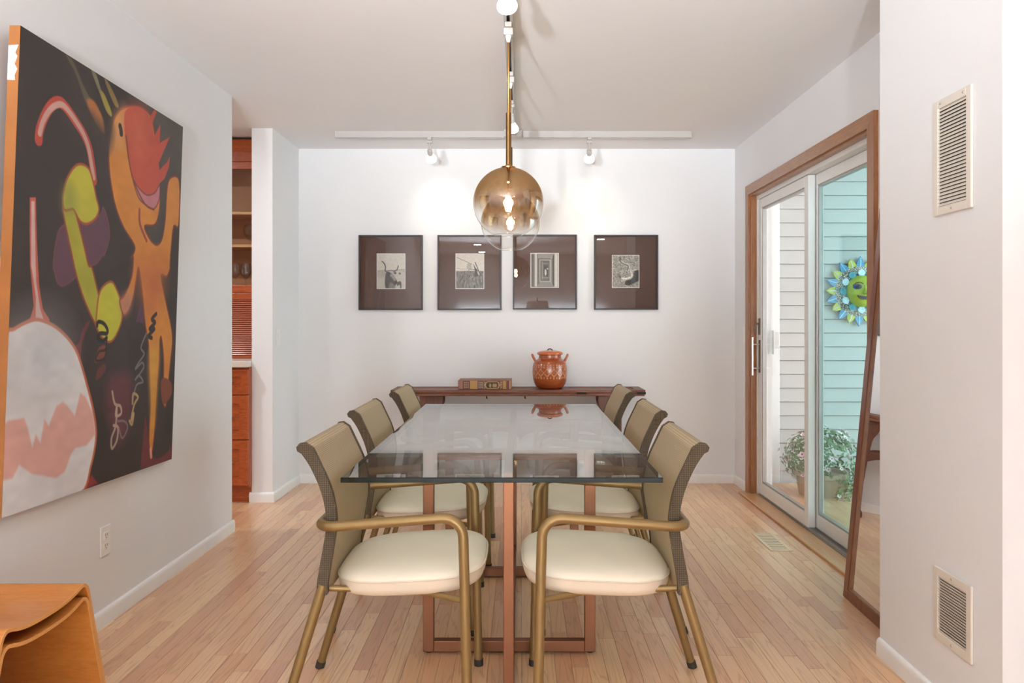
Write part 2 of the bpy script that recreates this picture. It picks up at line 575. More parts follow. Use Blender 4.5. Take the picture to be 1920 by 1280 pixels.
    ('p', (226, 168, 156), 0.01, None, 0, 0, [(-0.021, 0.817), (0.013, 0.805), (0.077, 0.805), (0.092, 0.822), (0.119, 0.871), (0.132, 0.844), (0.155, 0.865), (0.17, 0.815), (0.191, 0.831), (0.225, 0.79), (0.257, 0.782), (0.28, 0.793), (0.322, 0.819), (0.347, 0.767), (0.378, 0.779), (0.424, 0.824), (0.44, 0.873), (0.392, 0.895), (0.332, 0.894), (0.31, 0.906), (0.279, 0.943), (0.236, 0.952), (0.122, 0.927), (0.064, 0.901), (0.038, 0.925), (-0.006, 0.924)]),
    ('l', (30, 26, 26), 0.003, None, 0.005, 1, [(0.428, 0.608), (0.434, 0.598), (0.466, 0.601), (0.49, 0.615), (0.488, 0.626), (0.449, 0.626), (0.434, 0.637), (0.463, 0.645), (0.488, 0.637)]),
    ('p', (130, 62, 46), 0.006, None, 0, 1, [(0.421, 0.692), (0.445, 0.661), (0.483, 0.656), (0.491, 0.672), (0.466, 0.693), (0.434, 0.698)]),
    ('p', (110, 54, 44), 0.008, None, 0, 1, [(0.431, 0.74), (0.442, 0.714), (0.48, 0.701), (0.491, 0.715), (0.463, 0.733)]),
    ('l', (40, 32, 30), 0.003, None, 0.003, 1, [(0.489, 0.639), (0.484, 0.666), (0.445, 0.671), (0.428, 0.692), (0.479, 0.688), (0.49, 0.661)]),
    ('l', (120, 116, 120), 0.003, None, 0.003, 1, [(0.758, 0.625), (0.721, 0.663), (0.747, 0.681), (0.709, 0.704), (0.687, 0.721), (0.733, 0.705), (0.745, 0.72), (0.689, 0.75), (0.712, 0.739), (0.745, 0.758), (0.698, 0.765), (0.674, 0.808)]),
    ('l', (176, 148, 100), 0.003, None, 0.004, 1, [(0.675, 0.813), (0.677, 0.787), (0.713, 0.798), (0.687, 0.817), (0.668, 0.859), (0.686, 0.84), (0.676, 0.869), (0.657, 0.858)]),
    ('l', (178, 150, 128), 0.003, None, 0.004, 1, [(0.536, 0.774), (0.555, 0.806), (0.591, 0.814), (0.599, 0.834), (0.564, 0.837), (0.569, 0.812), (0.566, 0.862), (0.541, 0.893), (0.547, 0.919), (0.576, 0.902), (0.581, 0.869), (0.552, 0.861)]),
    ('l', (130, 110, 116), 0.003, None, 0.003, 1, [(0.572, 0.852), (0.623, 0.856), (0.646, 0.875), (0.612, 0.9), (0.588, 0.87)]),
    ('l', (48, 36, 30), 0.003, None, 0.006, 1, [(0.828, 0.569), (0.796, 0.585), (0.822, 0.594), (0.782, 0.612), (0.818, 0.612), (0.775, 0.631), (0.8, 0.637)]),
    ('l', (60, 48, 44), 0.02, None, 0.02, 1, [(0.356, 0.126), (0.404, 0.141), (0.442, 0.153), (0.452, 0.121)]),
]

# ------------------------------------------------------------------ materials
M = {}
M['wall'] = plain('wall_paint', (231, 231, 232), 0.75, var=0.008, nscale=3, bump=0.02)
M['ceiling'] = plain('ceiling_paint', (232, 231, 232), 0.9, var=0.006, nscale=3)
M['base'] = plain('baseboard_enamel', (238, 237, 235), 0.35, var=0.01)
M['vinyl'] = plain('white_vinyl', (232, 232, 230), 0.35, var=0.01)
M['plastic'] = plain('white_plastic', (236, 234, 231), 0.35, var=0.01)
M['ivory'] = plain('ivory_enamel', (222, 214, 202), 0.45, var=0.015)
M['dark'] = plain('dark_void', (30, 26, 24), 0.8)
M['rubber'] = plain('dark_rubber', (50, 44, 38), 0.6)
M['oak'] = wood('oak_trim', (128, 78, 42), (180, 122, 74), (16, 16, 16), 0.38, 0.3)
M['oak_v'] = wood('oak_upright', (126, 76, 42), (176, 118, 72), (40, 40, 3), 0.38, 0.3)
M['oak_h'] = wood('oak_head', (128, 80, 46), (184, 130, 82), (40, 3, 40), 0.38, 0.3, dist=2.5)
M['sill'] = wood('sill_oak', (196, 140, 88), (220, 176, 124), (50, 3, 50), 0.3, 0.4)
M['cherry'] = wood('cherry_cabinet', (142, 58, 20), (196, 98, 44), (5, 40, 40), 0.35, 0.3)
M['cherry_v'] = wood('cherry_upright', (140, 58, 22), (190, 94, 44), (40, 40, 4), 0.35, 0.3)
M['maple'] = plain('cabinet_interior', (190, 128, 78), 0.55, var=0.08, nscale=6)
M['shelf_edge'] = plain('shelf_edge', (214, 164, 108), 0.5)
M['counter'] = plain('pale_counter', (224, 214, 202), 0.3, var=0.04, nscale=60)
M['mirror_wood'] = wood('mirror_wood', (86, 40, 20), (140, 74, 38), (40, 40, 3), 0.35, 0.4)
M['console'] = wood('aged_console_wood', (70, 34, 20), (134, 76, 48), (3, 30, 30), 0.5, 0.15, dist=1.8)
M['console_v'] = wood('aged_console_leg', (64, 30, 18), (122, 66, 40), (30, 30, 3), 0.5, 0.15)
M['iron'] = plain('black_iron', (36, 30, 28), 0.5, 0.6)
M['register'] = plain('pale_register', (226, 198, 168), 0.5, var=0.03)
M['steel'] = plain('satin_nickel', (190, 188, 182), 0.3, 1.0, var=0.02)
M['bronze'] = plain('bronze_plate', (108, 92, 74), 0.4, 0.7)
M['alu'] = plain('aluminium_track', (176, 174, 170), 0.4, 0.8)
M['brass'] = plain('satin_brass', (176, 136, 84), 0.25, 1.0, var=0.03)
M['brass_dark'] = plain('dark_brass', (140, 106, 66), 0.3, 1.0, var=0.03)
M['copper'] = plain('bronze_tube', (124, 80, 55), 0.34, 0.8, var=0.05, nscale=5)
M['chair_tube'] = plain('gold_lacquer_tube', (138, 111, 68), 0.42, 0.5, var=0.03)
M['cream'] = plain('cream_vinyl', (234, 222, 200), 0.5, var=0.03, nscale=7)
M['cream_low'] = plain('cream_vinyl_boxing', (226, 212, 192), 0.55, var=0.03, nscale=7)
M['track'] = plain('white_track', (188, 183, 179), 0.4, var=0.01)
M['ply'] = wood('bent_ply_face', (182, 108, 44), (208, 136, 64), (3, 14, 14), 0.32, 0.35, dist=0.6)
M['ply_edge'] = wood('bent_ply_edge', (206, 142, 78), (226, 168, 102), (60, 60, 60), 0.4, 0.2)
M['black_frame'] = plain('dark_frame', (40, 32, 30), 0.45, 0.0)
M['mat'] = plain('brown_mat_board', (88, 62, 52), 0.8, var=0.03)
M['print'] = painted('silver_print', 0.6)
M['canvas'] = painted('painted_canvas', 0.55, bump=0.25)
M['canvas_side'] = plain('raw_wood_edge', (168, 106, 52), 0.6, var=0.16, nscale=5)
M['clay'] = painted('glazed_clay', 0.28, 0.5)
M['book'] = painted('tooled_leather', 0.5)
M['leather'] = plain('worn_leather', (128, 84, 66), 0.55, var=0.12, nscale=20)
M['pages'] = plain('page_block', (206, 186, 156), 0.8, var=0.08, nscale=40)
M['pane'] = thin_glass('clear_pane', (0.97, 0.985, 0.98))
M['pane_teal'] = thin_glass('teal_pane', (0.74, 0.93, 0.945))
M['glazing'] = thin_glass('picture_glass', (0.97, 0.97, 0.97))
M['drinking'] = thin_glass('drinking_glass', (0.9, 0.9, 0.9), 0.08)
M['top_glass'] = thin_glass('table_glass', (0.92, 0.965, 0.945), 0.05, 3.8)
M['bulb_glass'] = thin_glass('bulb_glass', (1.0, 0.95, 0.85))
M['filament'] = emit('warm_filament', (1.0, 0.78, 0.45, 1), 90)
M['lamp_face'] = emit('lit_lamp_face', (1.0, 0.93, 0.82, 1), 9)
M['can_face'] = emit('lit_downlight', (1.0, 0.95, 0.88, 1), 6)
M['siding'] = plain('grey_siding', (190, 189, 185), 0.7, var=0.02, nscale=5)
M['deck'] = plain('weathered_deck', (196, 186, 172), 0.8, var=0.08, nscale=5)
M['pot'] = plain('tan_planter', (178, 150, 122), 0.8, var=0.08)
M['leaf'] = plain('petunia_leaf', (88, 120, 66), 0.6, var=0.3, nscale=60)
M['petal'] = plain('pale_petal', (232, 206, 214), 0.6, var=0.1, nscale=8)
M['petal_white'] = plain('white_petal', (238, 236, 222), 0.6, var=0.05)
M['petal_eye'] = plain('petal_eye', (120, 70, 100), 0.6)
M['shade'] = plain('linen_shade', (236, 228, 214), 0.8)

# edge of the glass table top: dark green
t = NT('glass_edge')
t.b.inputs['Base Color'].default_value = lin((6, 18, 15))
t.b.inputs['Roughness'].default_value = 0.12
t.b.inputs['Specular IOR Level'].default_value = 0.2
M['glass_edge'] = t.m

# mirror
t = NT('mirror_silver')
t.b.inputs['Base Color'].default_value = (0.92, 0.93, 0.93, 1)
t.b.inputs['Metallic'].default_value = 1.0
t.b.inputs['Roughness'].default_value = 0.0
M['mirror'] = t.m

# gold mirrored glass that fades to clear towards the bottom
t = NT('gold_fade_glass')
t.t.nodes.remove(t.b)
sep = t.n('ShaderNodeSeparateXYZ')
t.l(t.n('ShaderNodeTexCoord').outputs['Object'], sep.inputs[0])
mr = t.n('ShaderNodeMapRange', interpolation_type='SMOOTHSTEP')
mr.inputs['From Min'].default_value = -0.05
mr.inputs['From Max'].default_value = 0.05
t.l(sep.outputs['Z'], mr.inputs['Value'])
g = mr.outputs[0]
fr = schlick(t)
refl = t.math('ADD', t.math('MULTIPLY', g, 0.5), t.math('MULTIPLY', fr, t.math('SUBTRACT', 1.0, t.math('MULTIPLY', g, 0.5))))
tr = t.n('ShaderNodeBsdfTransparent')
t.l(t.mix(g, (0.985, 0.985, 0.98, 1), (0.56, 0.37, 0.20, 1)), tr.inputs[0])
gl = t.n('ShaderNodeBsdfGlossy')
gl.inputs['Roughness'].default_value = 0.0
t.l(t.mix(g, (1, 1, 1, 1), (0.68, 0.47, 0.25, 1)), gl.inputs[0])
mx = t.n('ShaderNodeMixShader')
t.l(refl, mx.inputs[0])
t.l(tr.outputs[0], mx.inputs[1])
t.l(gl.outputs[0], mx.inputs[2])
t.l(mx.outputs[0], t.out.inputs[0])
M['gold_glass'] = t.m

# oak strip floor
t = NT('oak_strip')
rnd = t.math('FRACT', t.math('ADD', t.n('ShaderNodeObjectInfo').outputs['Random'], t.n('ShaderNodeNewGeometry').outputs['Random Per Island']))
pos = t.n('ShaderNodeNewGeometry').outputs['Position']
off = t.n('ShaderNodeCombineXYZ')
t.l(t.math('MULTIPLY', rnd, 37.0), off.inputs[0])
t.l(t.math('MULTIPLY', rnd, 91.0), off.inputs[1])
va = t.n('ShaderNodeVectorMath', operation='ADD')
t.l(pos, va.inputs[0])
t.l(off.outputs[0], va.inputs[1])
mp = t.n('ShaderNodeMapping')
mp.inputs['Scale'].default_value = (17, 1.1, 1)
t.l(va.outputs[0], mp.inputs['Vector'])
f1 = t.noise(mp.outputs[0], 1.0, 2, 0.45, 0.6)
rings = t.math('FRACT', t.math('MULTIPLY', f1, 9.0))
tri = t.math('ABSOLUTE', t.math('SUBTRACT', rings, 0.5))
mp2 = t.n('ShaderNodeMapping')
mp2.inputs['Scale'].default_value = (260, 6, 1)
t.l(va.outputs[0], mp2.inputs['Vector'])
f2 = t.noise(mp2.outputs[0], 1.0, 3, 0.6)
tone = t.ramp(rnd, [(0.0, lin((214, 162, 118))), (0.3, lin((228, 182, 136))), (0.6, lin((236, 196, 150))), (0.85, lin((222, 172, 130))), (1.0, lin((204, 150, 114)))])
line = t.ramp(tri, [(0.0, (1, 1, 1, 1)), (0.16, (0.0, 0.0, 0.0, 1))])
c = t.mix(t.math('MULTIPLY', line, 0.42), tone, lin((160, 100, 62)))
c = t.mix(t.math('MULTIPLY', t.ramp(f2, [(0.35, (1, 1, 1, 1)), (0.6, (0, 0, 0, 1))]), 0.14), c, lin((150, 100, 68)))
t.l(c, t.b.inputs['Base Color'])
t.b.inputs['Roughness'].default_value = 0.42
t.b.inputs['Coat Weight'].default_value = 0.85
t.b.inputs['Coat Roughness'].default_value = 0.28
t.bump(f2, 0.04, 0.0005)
M['strip'] = t.m

# woven chair backs: object y / z carry the weave


def weave(name, c_lo, c_hi, fy, fz, strength, rough):
    t = NT(name)
    vec = t.n('ShaderNodeTexCoord').outputs['Object']
    s = t.n('ShaderNodeSeparateXYZ')
    t.l(vec, s.inputs[0])
    xy = t.math('ADD', s.outputs['Y'], t.math('MULTIPLY', s.outputs['X'], 1.0))
    a = t.math('SINE', t.math('MULTIPLY', t.math('ADD', xy, s.outputs['Z']), fy))
    b = t.math('SINE', t.math('MULTIPLY', t.math('SUBTRACT', xy, s.outputs['Z']), fz))
    p = t.math('ADD', t.math('MULTIPLY', t.math('MULTIPLY', a, b), 0.5), 0.5)
    n = t.noise(vec, 40, 3)
    c = t.ramp(p, [(0.15, lin(c_lo)), (0.75, lin(c_hi))])
    c = t.mix(t.math('MULTIPLY', n, 0.25), c, lin(c_lo))
    t.l(c, t.b.inputs['Base Color'])
    t.b.inputs['Roughness'].default_value = rough
    t.bump(p, strength, 0.002)
    return t.m


M['weave'] = weave('woven_back', (140, 120, 88), (190, 170, 134), 700, 700, 0.2, 0.5)
M['weave_edge'] = weave('woven_edge', (24, 18, 12), (104, 86, 58), 620, 620, 0.6, 0.6)

# ------------------------------------------------------------------ room shell
XL, XR, YB, ZC = -1.62, 1.567, 5.574, 2.44
YJ0, YJ1, XJ = 2.008, 2.693, 1.269          # projecting wall on the right
DY0, DY1, DZ = 3.405, 5.183, 2.04           # sliding door opening
YR = -3.2

b = MB().box(-4.0, 4.2, YR, YB, -0.06, -0.004)
floor = struct('floor', b, M['dark'], label='oak strip floor of narrow honey coloured boards')

LENS = [0.34, 0.46, 0.6, 0.75, 0.9, 1.05, 1.25]
PW = 0.0572


def plank_mesh(L):
    w, c = PW - 0.0007, 0.0008
    x0, x1, y0, y1 = -w / 2, w / 2, -L / 2 + 0.0005, L / 2 - 0.0005
    vs = []
    for z, i in ((-0.018, 0), (-c, 0), (0, c)):
        vs += [(x0 + i, y0 + i, z), (x1 - i, y0 + i, z), (x1 - i, y1 - i, z), (x0 + i, y1 - i, z)]
    fs = [(3, 2, 1, 0), (8, 9, 10, 11)]
    for k in (0, 4):
        for i in range(4):
            j = (i + 1) % 4
            fs.append((k + i, k + j, k + 4 + j, k + 4 + i))
    return vs, fs


rngp = random.Random(11)
planks = []
nstrip = int(round((4.2 + 4.0) / PW))
for i in range(nstrip):
    x = -4.0 + (i + 0.5) * PW
    if x + PW / 2 > 4.2:
        break
    y = YR - rngp.random() * 0.8
    while y < YB:
        L = rngp.choice(LENS)
        y0, y1 = max(y, YR), min(y + L, YB)
        if y1 - y0 > 0.03:
            planks.append((x, y0, y1, L))
        y += L


def plank_view(p):
    x, y0, y1, L = p
    y1v, y0v = y1, max(y0, 2.43)
    if y1v - y0v < 0.02:
        return 0.0
    inroom = XL < x < XR and not (x > XJ and y1 < YJ1)
    ym = (y0v + y1v) / 2
    inkit = x < XL and 4.25 < ym < 4.98 and x > -ym * 541 / FPX - 0.06
    if not (inroom or inkit) or abs(x) > 0.70 * ym:
        return 0.0
    return PW * (FPX / ym) * CAM_H * FPX * (1 / y0v - 1 / y1v)


planks.sort(key=plank_view, reverse=True)
cache = {}
rest = MB()
for k, p in enumerate(planks):
    x, y0, y1, L = p
    if k < 300 and plank_view(p) > 0:
        key = round(y1 - y0, 3)
        if key not in cache:
            vs, fs = plank_mesh(y1 - y0)
            me = bpy.data.meshes.new('plank')
            me.from_pydata(vs, [], fs)
            me.materials.append(M['strip'])
            cache[key] = me
        o = bpy.data.objects.new('plank', cache[key])
        COL.objects.link(o)
        o.location = (x, (y0 + y1) / 2, 0)
        o.parent = floor
    else:
        vs, fs = plank_mesh(y1 - y0)
        rest.add([(a + x, bb + (y0 + y1) / 2, cc) for a, bb, cc in vs], fs)
o = rest.build('plank_field', M['strip'], floor, fix=False)
o['kind'] = 'stuff'

struct('ceiling', MB().box(-4.1, 4.33, YR - 0.13, YB + 0.13, ZC, ZC + 0.1), M['ceiling'], label='flat white painted ceiling')
struct('wall_left', MB().box(XL - 0.136, XL, YR, 4.282, 0, ZC), M['wall'], label='white wall carrying the large painting')
struct('wall_partition', MB().box(XL - 0.136, XL, 4.982, YB, 0, ZC), M['wall'], label='short white wall beside the cabinets with a switch')
struct('wall_back', MB().box(-4.0, 1.70, YB, YB + 0.05, 0, ZC), M['wall'], label='white end wall behind the console and framed photographs')
b = MB().box(XR, 1.70, YJ1, DY0, 0, ZC).box(XR, 1.70, DY1, YB, 0, ZC).box(XR, 1.70, DY0, DY1, DZ, ZC)
struct('wall_right', b, M['wall'], label='white wall around the sliding door')
struct('wall_projection', MB().box(XJ, 1.70, YJ0, YJ1, 0, ZC), M['wall'], label='white projecting wall with two louvred grilles')
struct('wall_living', MB().box(1.70, 4.2, YJ0, YJ0 + 0.13, 0, ZC), M['wall'])
struct('wall_rear', MB().box(-4.0, -1.2, YR - 0.13, YR, 0, ZC).box(1.6, 4.2, YR - 0.13, YR, 0, ZC).box(-1.2, 1.6, YR - 0.13, YR, 0, 0.28).box(-1.2, 1.6, YR - 0.13, YR, 1.42, ZC), M['wall'])
b = MB()
for x in (-1.2, 0.17, 1.54):
    b.box(x, x + 0.06, YR - 0.1, YR - 0.03, 0.28, 1.42)
b.box(-1.14, 1.54, YR - 0.1, YR - 0.03, 0.28, 0.34).box(-1.14, 1.54, YR - 0.1, YR - 0.03, 1.36, 1.42)
wf = struct('added_window_1', b, M['vinyl'])  # low window added out of view to light the end wall
MB().box(-1.14, 1.54, YR - 0.068, YR - 0.062, 0.34, 1.36).build('pane', M['pane'], wf)
struct('wall_living_side', MB().box(4.2, 4.33, YR, YJ0 + 0.13, 0, ZC), M['wall'])
struct('wall_kitchen', MB().box(-4.1, -4.0, YR, YB, 0, ZC), M['wall'])

def baseboard(name, x0, y0, x1, y1, nx, ny):
    """board from (x0,y0) to (x1,y1) on a wall whose room side is (nx,ny)"""
    prof = [(0, 0), (0.013, 0), (0.013, 0.046), (0.0115, 0.054), (0.008, 0.0605), (0.003, 0.064), (0, 0.064)]
    vs = []
    for x, y in ((x0, y0), (x1, y1)):
        vs += [(x + nx * d, y + ny * d, z) for d, z in prof]
    n = len(prof)
    fs = [tuple(range(n)), tuple(range(n, 2 * n))[::-1]]
    for i in range(n):
        j = (i + 1) % n
        fs.append((i, j, j + n, i + n))
    return struct(name, MB().add(vs, fs), M['base'], smooth=40)


baseboard('baseboard_left', XL, YR, XL, 4.295, 1, 0)
baseboard('baseboard_partition', XL, 4.9822, XL, YB, 1, 0)
baseboard('baseboard_partition_end', XL - 0.149, 4.982, XL + 0.013, 4.982, 0, -1)
baseboard('baseboard_back', XL, YB, XR, YB, 0, -1)
baseboard('baseboard_right', XR, 5.248, XR, YB, -1, 0)
baseboard('baseboard_right_near', XR, YJ1, XR, 3.34, -1, 0)
baseboard('baseboard_projection', XJ, YJ0 + 0.0002, XJ, YJ1, -1, 0)
baseboard('baseboard_projection_front', XJ - 0.013, YJ0, 4.2, YJ0, 0, -1)

# ------------------------------------------------------------------ sliding door
door = thing('door_1', 'oak cased sliding patio door with white frames and glass panels', 'door', (XR, (DY0 + DY1) / 2, 0))
door['kind'] = 'structure'
del door['category']
ox, oy = -XR, -(DY0 + DY1) / 2


def dpart(name, mb, m, parent=door, **kw):
    mb.v = [(x + ox, y + oy, z) for x, y, z in mb.v]
    return mb.build(name, m, parent, **kw)


TW, TT = 0.065, 0.021
cx0, cx1 = XR - TT, XR
ya, yb, zt = DY0 - TW, DY1 + TW, DZ + TW
dpart('casing', MB().prism([(ya, 0), (DY0, 0), (DY0, DZ), (ya, zt)], (cx0, cx1), 'x'), M['oak_v'])
dpart('casing', MB().prism([(yb, 0), (yb, zt), (DY1, DZ), (DY1, 0)], (cx0, cx1), 'x'), M['oak_v'])
dpart('casing', MB().prism([(ya, zt), (DY0, DZ), (DY1, DZ), (yb, zt)], (cx0, cx1), 'x'), M['oak_h'])
# oak lining of the opening
dpart('jamb', MB().box(XR - 0.006, 1.70, DY0 - 0.001, DY0 + 0.013, 0, DZ), M['oak_v'])
dpart('jamb', MB().box(XR - 0.006, 1.70, DY1 - 0.013, DY1 + 0.001, 0, DZ), M['oak_v'])
dpart('jamb', MB().box(XR - 0.006, 1.70, DY0 + 0.013, DY1 - 0.013, DZ - 0.013, DZ), M['oak_h'])
# sill board and tracks
dpart('sill_board', MB().rbox(1.498, 1.604, ya, yb, 0.0005, 0.014, 0.004), M['sill'])
dpart('sill_track', MB().box(1.604, 1.70, DY0 + 0.013, DY1 - 0.013, 0, 0.016).box(1.612, 1.617, DY0 + 0.013, DY1 - 0.013, 0.016, 0.026).box(1.660, 1.665, DY0 + 0.013, DY1 - 0.013, 0.016, 0.026), M['alu'])
# white outer frame
fy0, fy1, fz1 = DY0 + 0.013, DY1 - 0.013, DZ - 0.013
dpart('outer_frame', MB().box(1.60, 1.70, fy0, fy0 + 0.018, 0.016, fz1).box(1.60, 1.70, fy1 - 0.018, fy1, 0.016, fz1).box(1.60, 1.70, fy0 + 0.018, fy1 - 0.018, fz1 - 0.026, fz1), M['vinyl'])


def sash(x0, x1, y0, y1, z0, z1, sw, pane_mat, gname):
    f = MB()
    f.rbox(x0, x1, y0, y0 + sw, z0, z1, 0.003)
    f.rbox(x0, x1, y1 - sw, y1, z0, z1, 0.003)
    f.rbox(x0, x1, y0 + sw, y1 - sw, z0, z0 + 0.075, 0.003)
    f.rbox(x0, x1, y0 + sw, y1 - sw, z1 - 0.06, z1, 0.003)
    xm = (x0 + x1) / 2
    s = dpart(gname, f, M['vinyl'])
    bead = MB()
    for (a, c, d, e) in ((y0 + sw, y0 + sw + 0.01, z0 + 0.075, z1 - 0.06), (y1 - sw - 0.01, y1 - sw, z0 + 0.075, z1 - 0.06), (y0 + sw + 0.01, y1 - sw - 0.01, z0 + 0.075, z0 + 0.085), (y0 + sw + 0.01, y1 - sw - 0.01, z1 - 0.07, z1 - 0.06)):
        bead.box(xm - 0.012, xm + 0.012, a, c, d, e)
    dpart('glazing_bead', bead, M['alu'], s)
    dpart('pane', MB().box(xm - 0.003, xm + 0.003, y0 + sw + 0.001, y1 - sw - 0.001, z0 + 0.076, z1 - 0.061), pane_mat, s)
    return s


slide = sash(1.606, 1.646, 4.258, 5.150, 0.027, fz1 - 0.03, 0.06, M['pane'], 'sliding_panel')
fixed = sash(1.652, 1.692, fy0 + 0.019, 4.312, 0.027, fz1 - 0.028, 0.06, M['pane_teal'], 'fixed_panel')
# pull handle and latch on the far stile
hy = 5.118
dpart('handle_plate', MB().rbox(1.601, 1.6065, hy - 0.013, hy + 0.013, 0.835, 1.055, 0.002), M['bronze'], slide)
dpart('pull_bar', MB().tube([(1.556, hy, 0.818), (1.556, hy, 1.072)], 0.0065, 10), M['steel'], slide)
for z in (0.865, 1.025):
    dpart('bar_post', MB().tube([(1.556, hy, z), (1.603, hy, z)], 0.005, 8), M['steel'], slide)
dpart('latch', MB().rbox(1.599, 1.6065, hy - 0.012, hy + 0.012, 1.09, 1.20, 0.002).tube([(1.600, hy, 1.165), (1.582, hy, 1.16), (1.572, hy, 1.13), (1.578, hy, 1.10)], 0.006, 8), M['bronze'], slide)
# grip on the outdoor face
dpart('outer_grip', MB().rbox(1.69, 1.70, hy - 0.02, hy + 0.02, 0.96, 1.12, 0.003).rbox(1.70, 1.735, hy - 0.012, hy + 0.004, 1.0, 1.11, 0.005), M['vinyl'], slide)

# ------------------------------------------------------------------ outdoors
ext = struct('wall_exterior', MB().box(1.70, 6.4, 5.655, 5.76, -0.3, 4.0), M['siding'], label='pale grey house wall clad in horizontal lap siding')
sd = bpy.data.meshes.new('siding_board')
x0, x1 = 1.90, 6.4
vs = [(x, y, z) for x in (x0, x1) for y, z in ((5.655, 0.0), (5.628, 0.0), (5.628, 0.004), (5.640, 0.0965), (5.655, 0.0965))]
fs = [(0, 1, 2, 3, 4), (9, 8, 7, 6, 5)] + [(i, i + 5, (i + 1) % 5 + 5, (i + 1) % 5) for i in range(5)]
sd.from_pydata(vs, [], fs)
sd.materials.append(M['siding'])
bm_ = bmesh.new(); bm_.from_mesh(sd); bmesh.ops.recalc_face_normals(bm_, faces=bm_.faces); bm_.to_mesh(sd); bm_.free()
for k in range(-13, 27):
    o = bpy.data.objects.new('siding_board', sd)
    COL.objects.link(o)
    o.location = (0, -0.0001 * (k % 2), 1.198 + k * 0.1016)
    o.parent = ext
MB().rbox(1.835, 1.905, 5.605, 5.66, -0.15, 4.0, 0.004).build('corner_board', M['vinyl'], ext)
MB().rbox(1.702, 1.834, 5.62, 5.66, -0.15, 4.0, 0.004).build('corner_board', M['vinyl'], ext)
deck = struct('floor_deck', MB().box(1.70, 6.4, 2.14, 5.65, -0.26, -0.16), M['dark'], label='pale weathered board deck outside the door')
dk = bpy.data.meshes.new('deck_board')
tmp = MB().rbox(-0.07, 0.07, 2.14, 5.60, -0.155, -0.12, 0.004)
dk.from_pydata(tmp.v, [], tmp.f)
dk.materials.append(M['deck'])
for k in range(0, 31):
    o = bpy.data.objects.new('deck_board', dk)
    COL.objects.link(o)
    o.location = (1.777 + k * 0.146, 0, 0)
    o.parent = deck

# ------------------------------------------------------------------ dining table
TX0, TX1, TY0, TY1 = -0.505, 0.400, 2.14, 4.06
tb = thing('dining_table', 'long glass topped dining table on bronze tube frames', 'table', ((TX0 + TX1) / 2, (TY0 + TY1) / 2, 0))
qx, qy = -(TX0 + TX1) / 2, -(TY0 + TY1) / 2


def tpart(name, mb, m, parent=tb, **kw):
    mb.v = [(x + qx, y + qy, z) for x, y, z in mb.v]
    return mb.build(name, m, parent, **kw)


g = MB()
zz0, zz1, ch = 0.7252, 0.7402, 0.0015
R = [(TX0, TY0), (TX1, TY0), (TX1, TY1), (TX0, TY1)]
I = [(TX0 + ch, TY0 + ch), (TX1 - ch, TY0 + ch), (TX1 - ch, TY1 - ch), (TX0 + ch, TY1 - ch)]
vs = [(x, y, zz0) for x, y in I] + [(x, y, zz0 + ch) for x, y in R] + [(x, y, zz1 - ch) for x, y in R] + [(x, y, zz1) for x, y in I]
g.add(vs, [(3, 2, 1, 0), (12, 13, 14, 15)], 0)
sides = []
for k in (0, 4, 8):
    for i in range(4):
        j = (i + 1) % 4
        sides.append((k + i, k + j, k + 4 + j, k + 4 + i))
g.f += sides
g.s += [1] * len(sides)
tpart('glass_top', g, [M['top_glass'], M['glass_edge']], fix=False)


def loop_x(y, x0, x1, w=0.038, d=0.034):
    m = MB()
    m.rbox(x0, x0 + w, y, y + d, 0.006, 0.7245, 0.002)
    m.rbox(x1 - w, x1, y, y + d, 0.006, 0.7245, 0.002)
    m.rbox(x0 + w, x1 - w, y, y + d, 0.006, 0.044, 0.002)
    m.rbox(x0 + w, x1 - w, y, y + d, 0.6865, 0.7245, 0.002)
    return m


for y in (2.706, 3.506):
    lp = tpart('cross_frame', loop_x(y, -0.346, 0.266), M['copper'])
    for x in (-0.327, 0.247):
        tpart('foot_pad', MB().lathe([(0.011, 0), (0.012, 0.002), (0.012, 0.006)], 12, (x, y + 0.017, 0)), M['rubber'], lp)
m = MB()
lx0, lx1 = -0.052, -0.020
m.rbox(lx0, lx1, 2.295, 2.330, 0.006, 0.7245, 0.002)
m.rbox(lx0, lx1, 3.88, 3.915, 0.006, 0.7245, 0.002)
m.rbox(lx0 + 0.001, lx1 - 0.001, 2.33, 3.88, 0.007, 0.043, 0.002)
m.rbox(lx0 + 0.001, lx1 - 0.001, 2.33, 3.88, 0.6875, 0.7240, 0.002)
lp = tpart('long_frame', m, M['copper'])
for y in (2.312, 3.897):
    tpart('foot_pad', MB().lathe([(0.011, 0), (0.012, 0.002), (0.012, 0.006)], 12, (-0.036, y, 0)), M['rubber'], lp)

# ------------------------------------------------------------------ armchairs
outer = spline([(-0.146, 0.42), (-0.148, 0.45), (-0.140, 0.50), (-0.130, 0.556), (-0.122, 0.62), (-0.130, 0.68), (-0.146, 0.73), (-0.170, 0.78), (-0.192, 0.812)], 4)
tip = [(-0.203, 0.818), (-0.206, 0.827), (-0.199, 0.836), (-0.185, 0.838)]
inner = spline([(-0.164, 0.824), (-0.143, 0.78), (-0.120, 0.73), (-0.105, 0.68), (-0.098, 0.62), (-0.106, 0.556), (-0.115, 0.50), (-0.123, 0.45), (-0.123, 0.42)], 4)
OUT = outer + tip + inner


def grow(poly, d):
    n = len(poly)
    res = []
    for i in range(n):
        a, c = Vector(poly[i - 1]), Vector(poly[(i + 1) % n])
        t = (c - a).normalized()
        res.append((poly[i][0] - t.y * d, poly[i][1] + t.x * d))
    return res


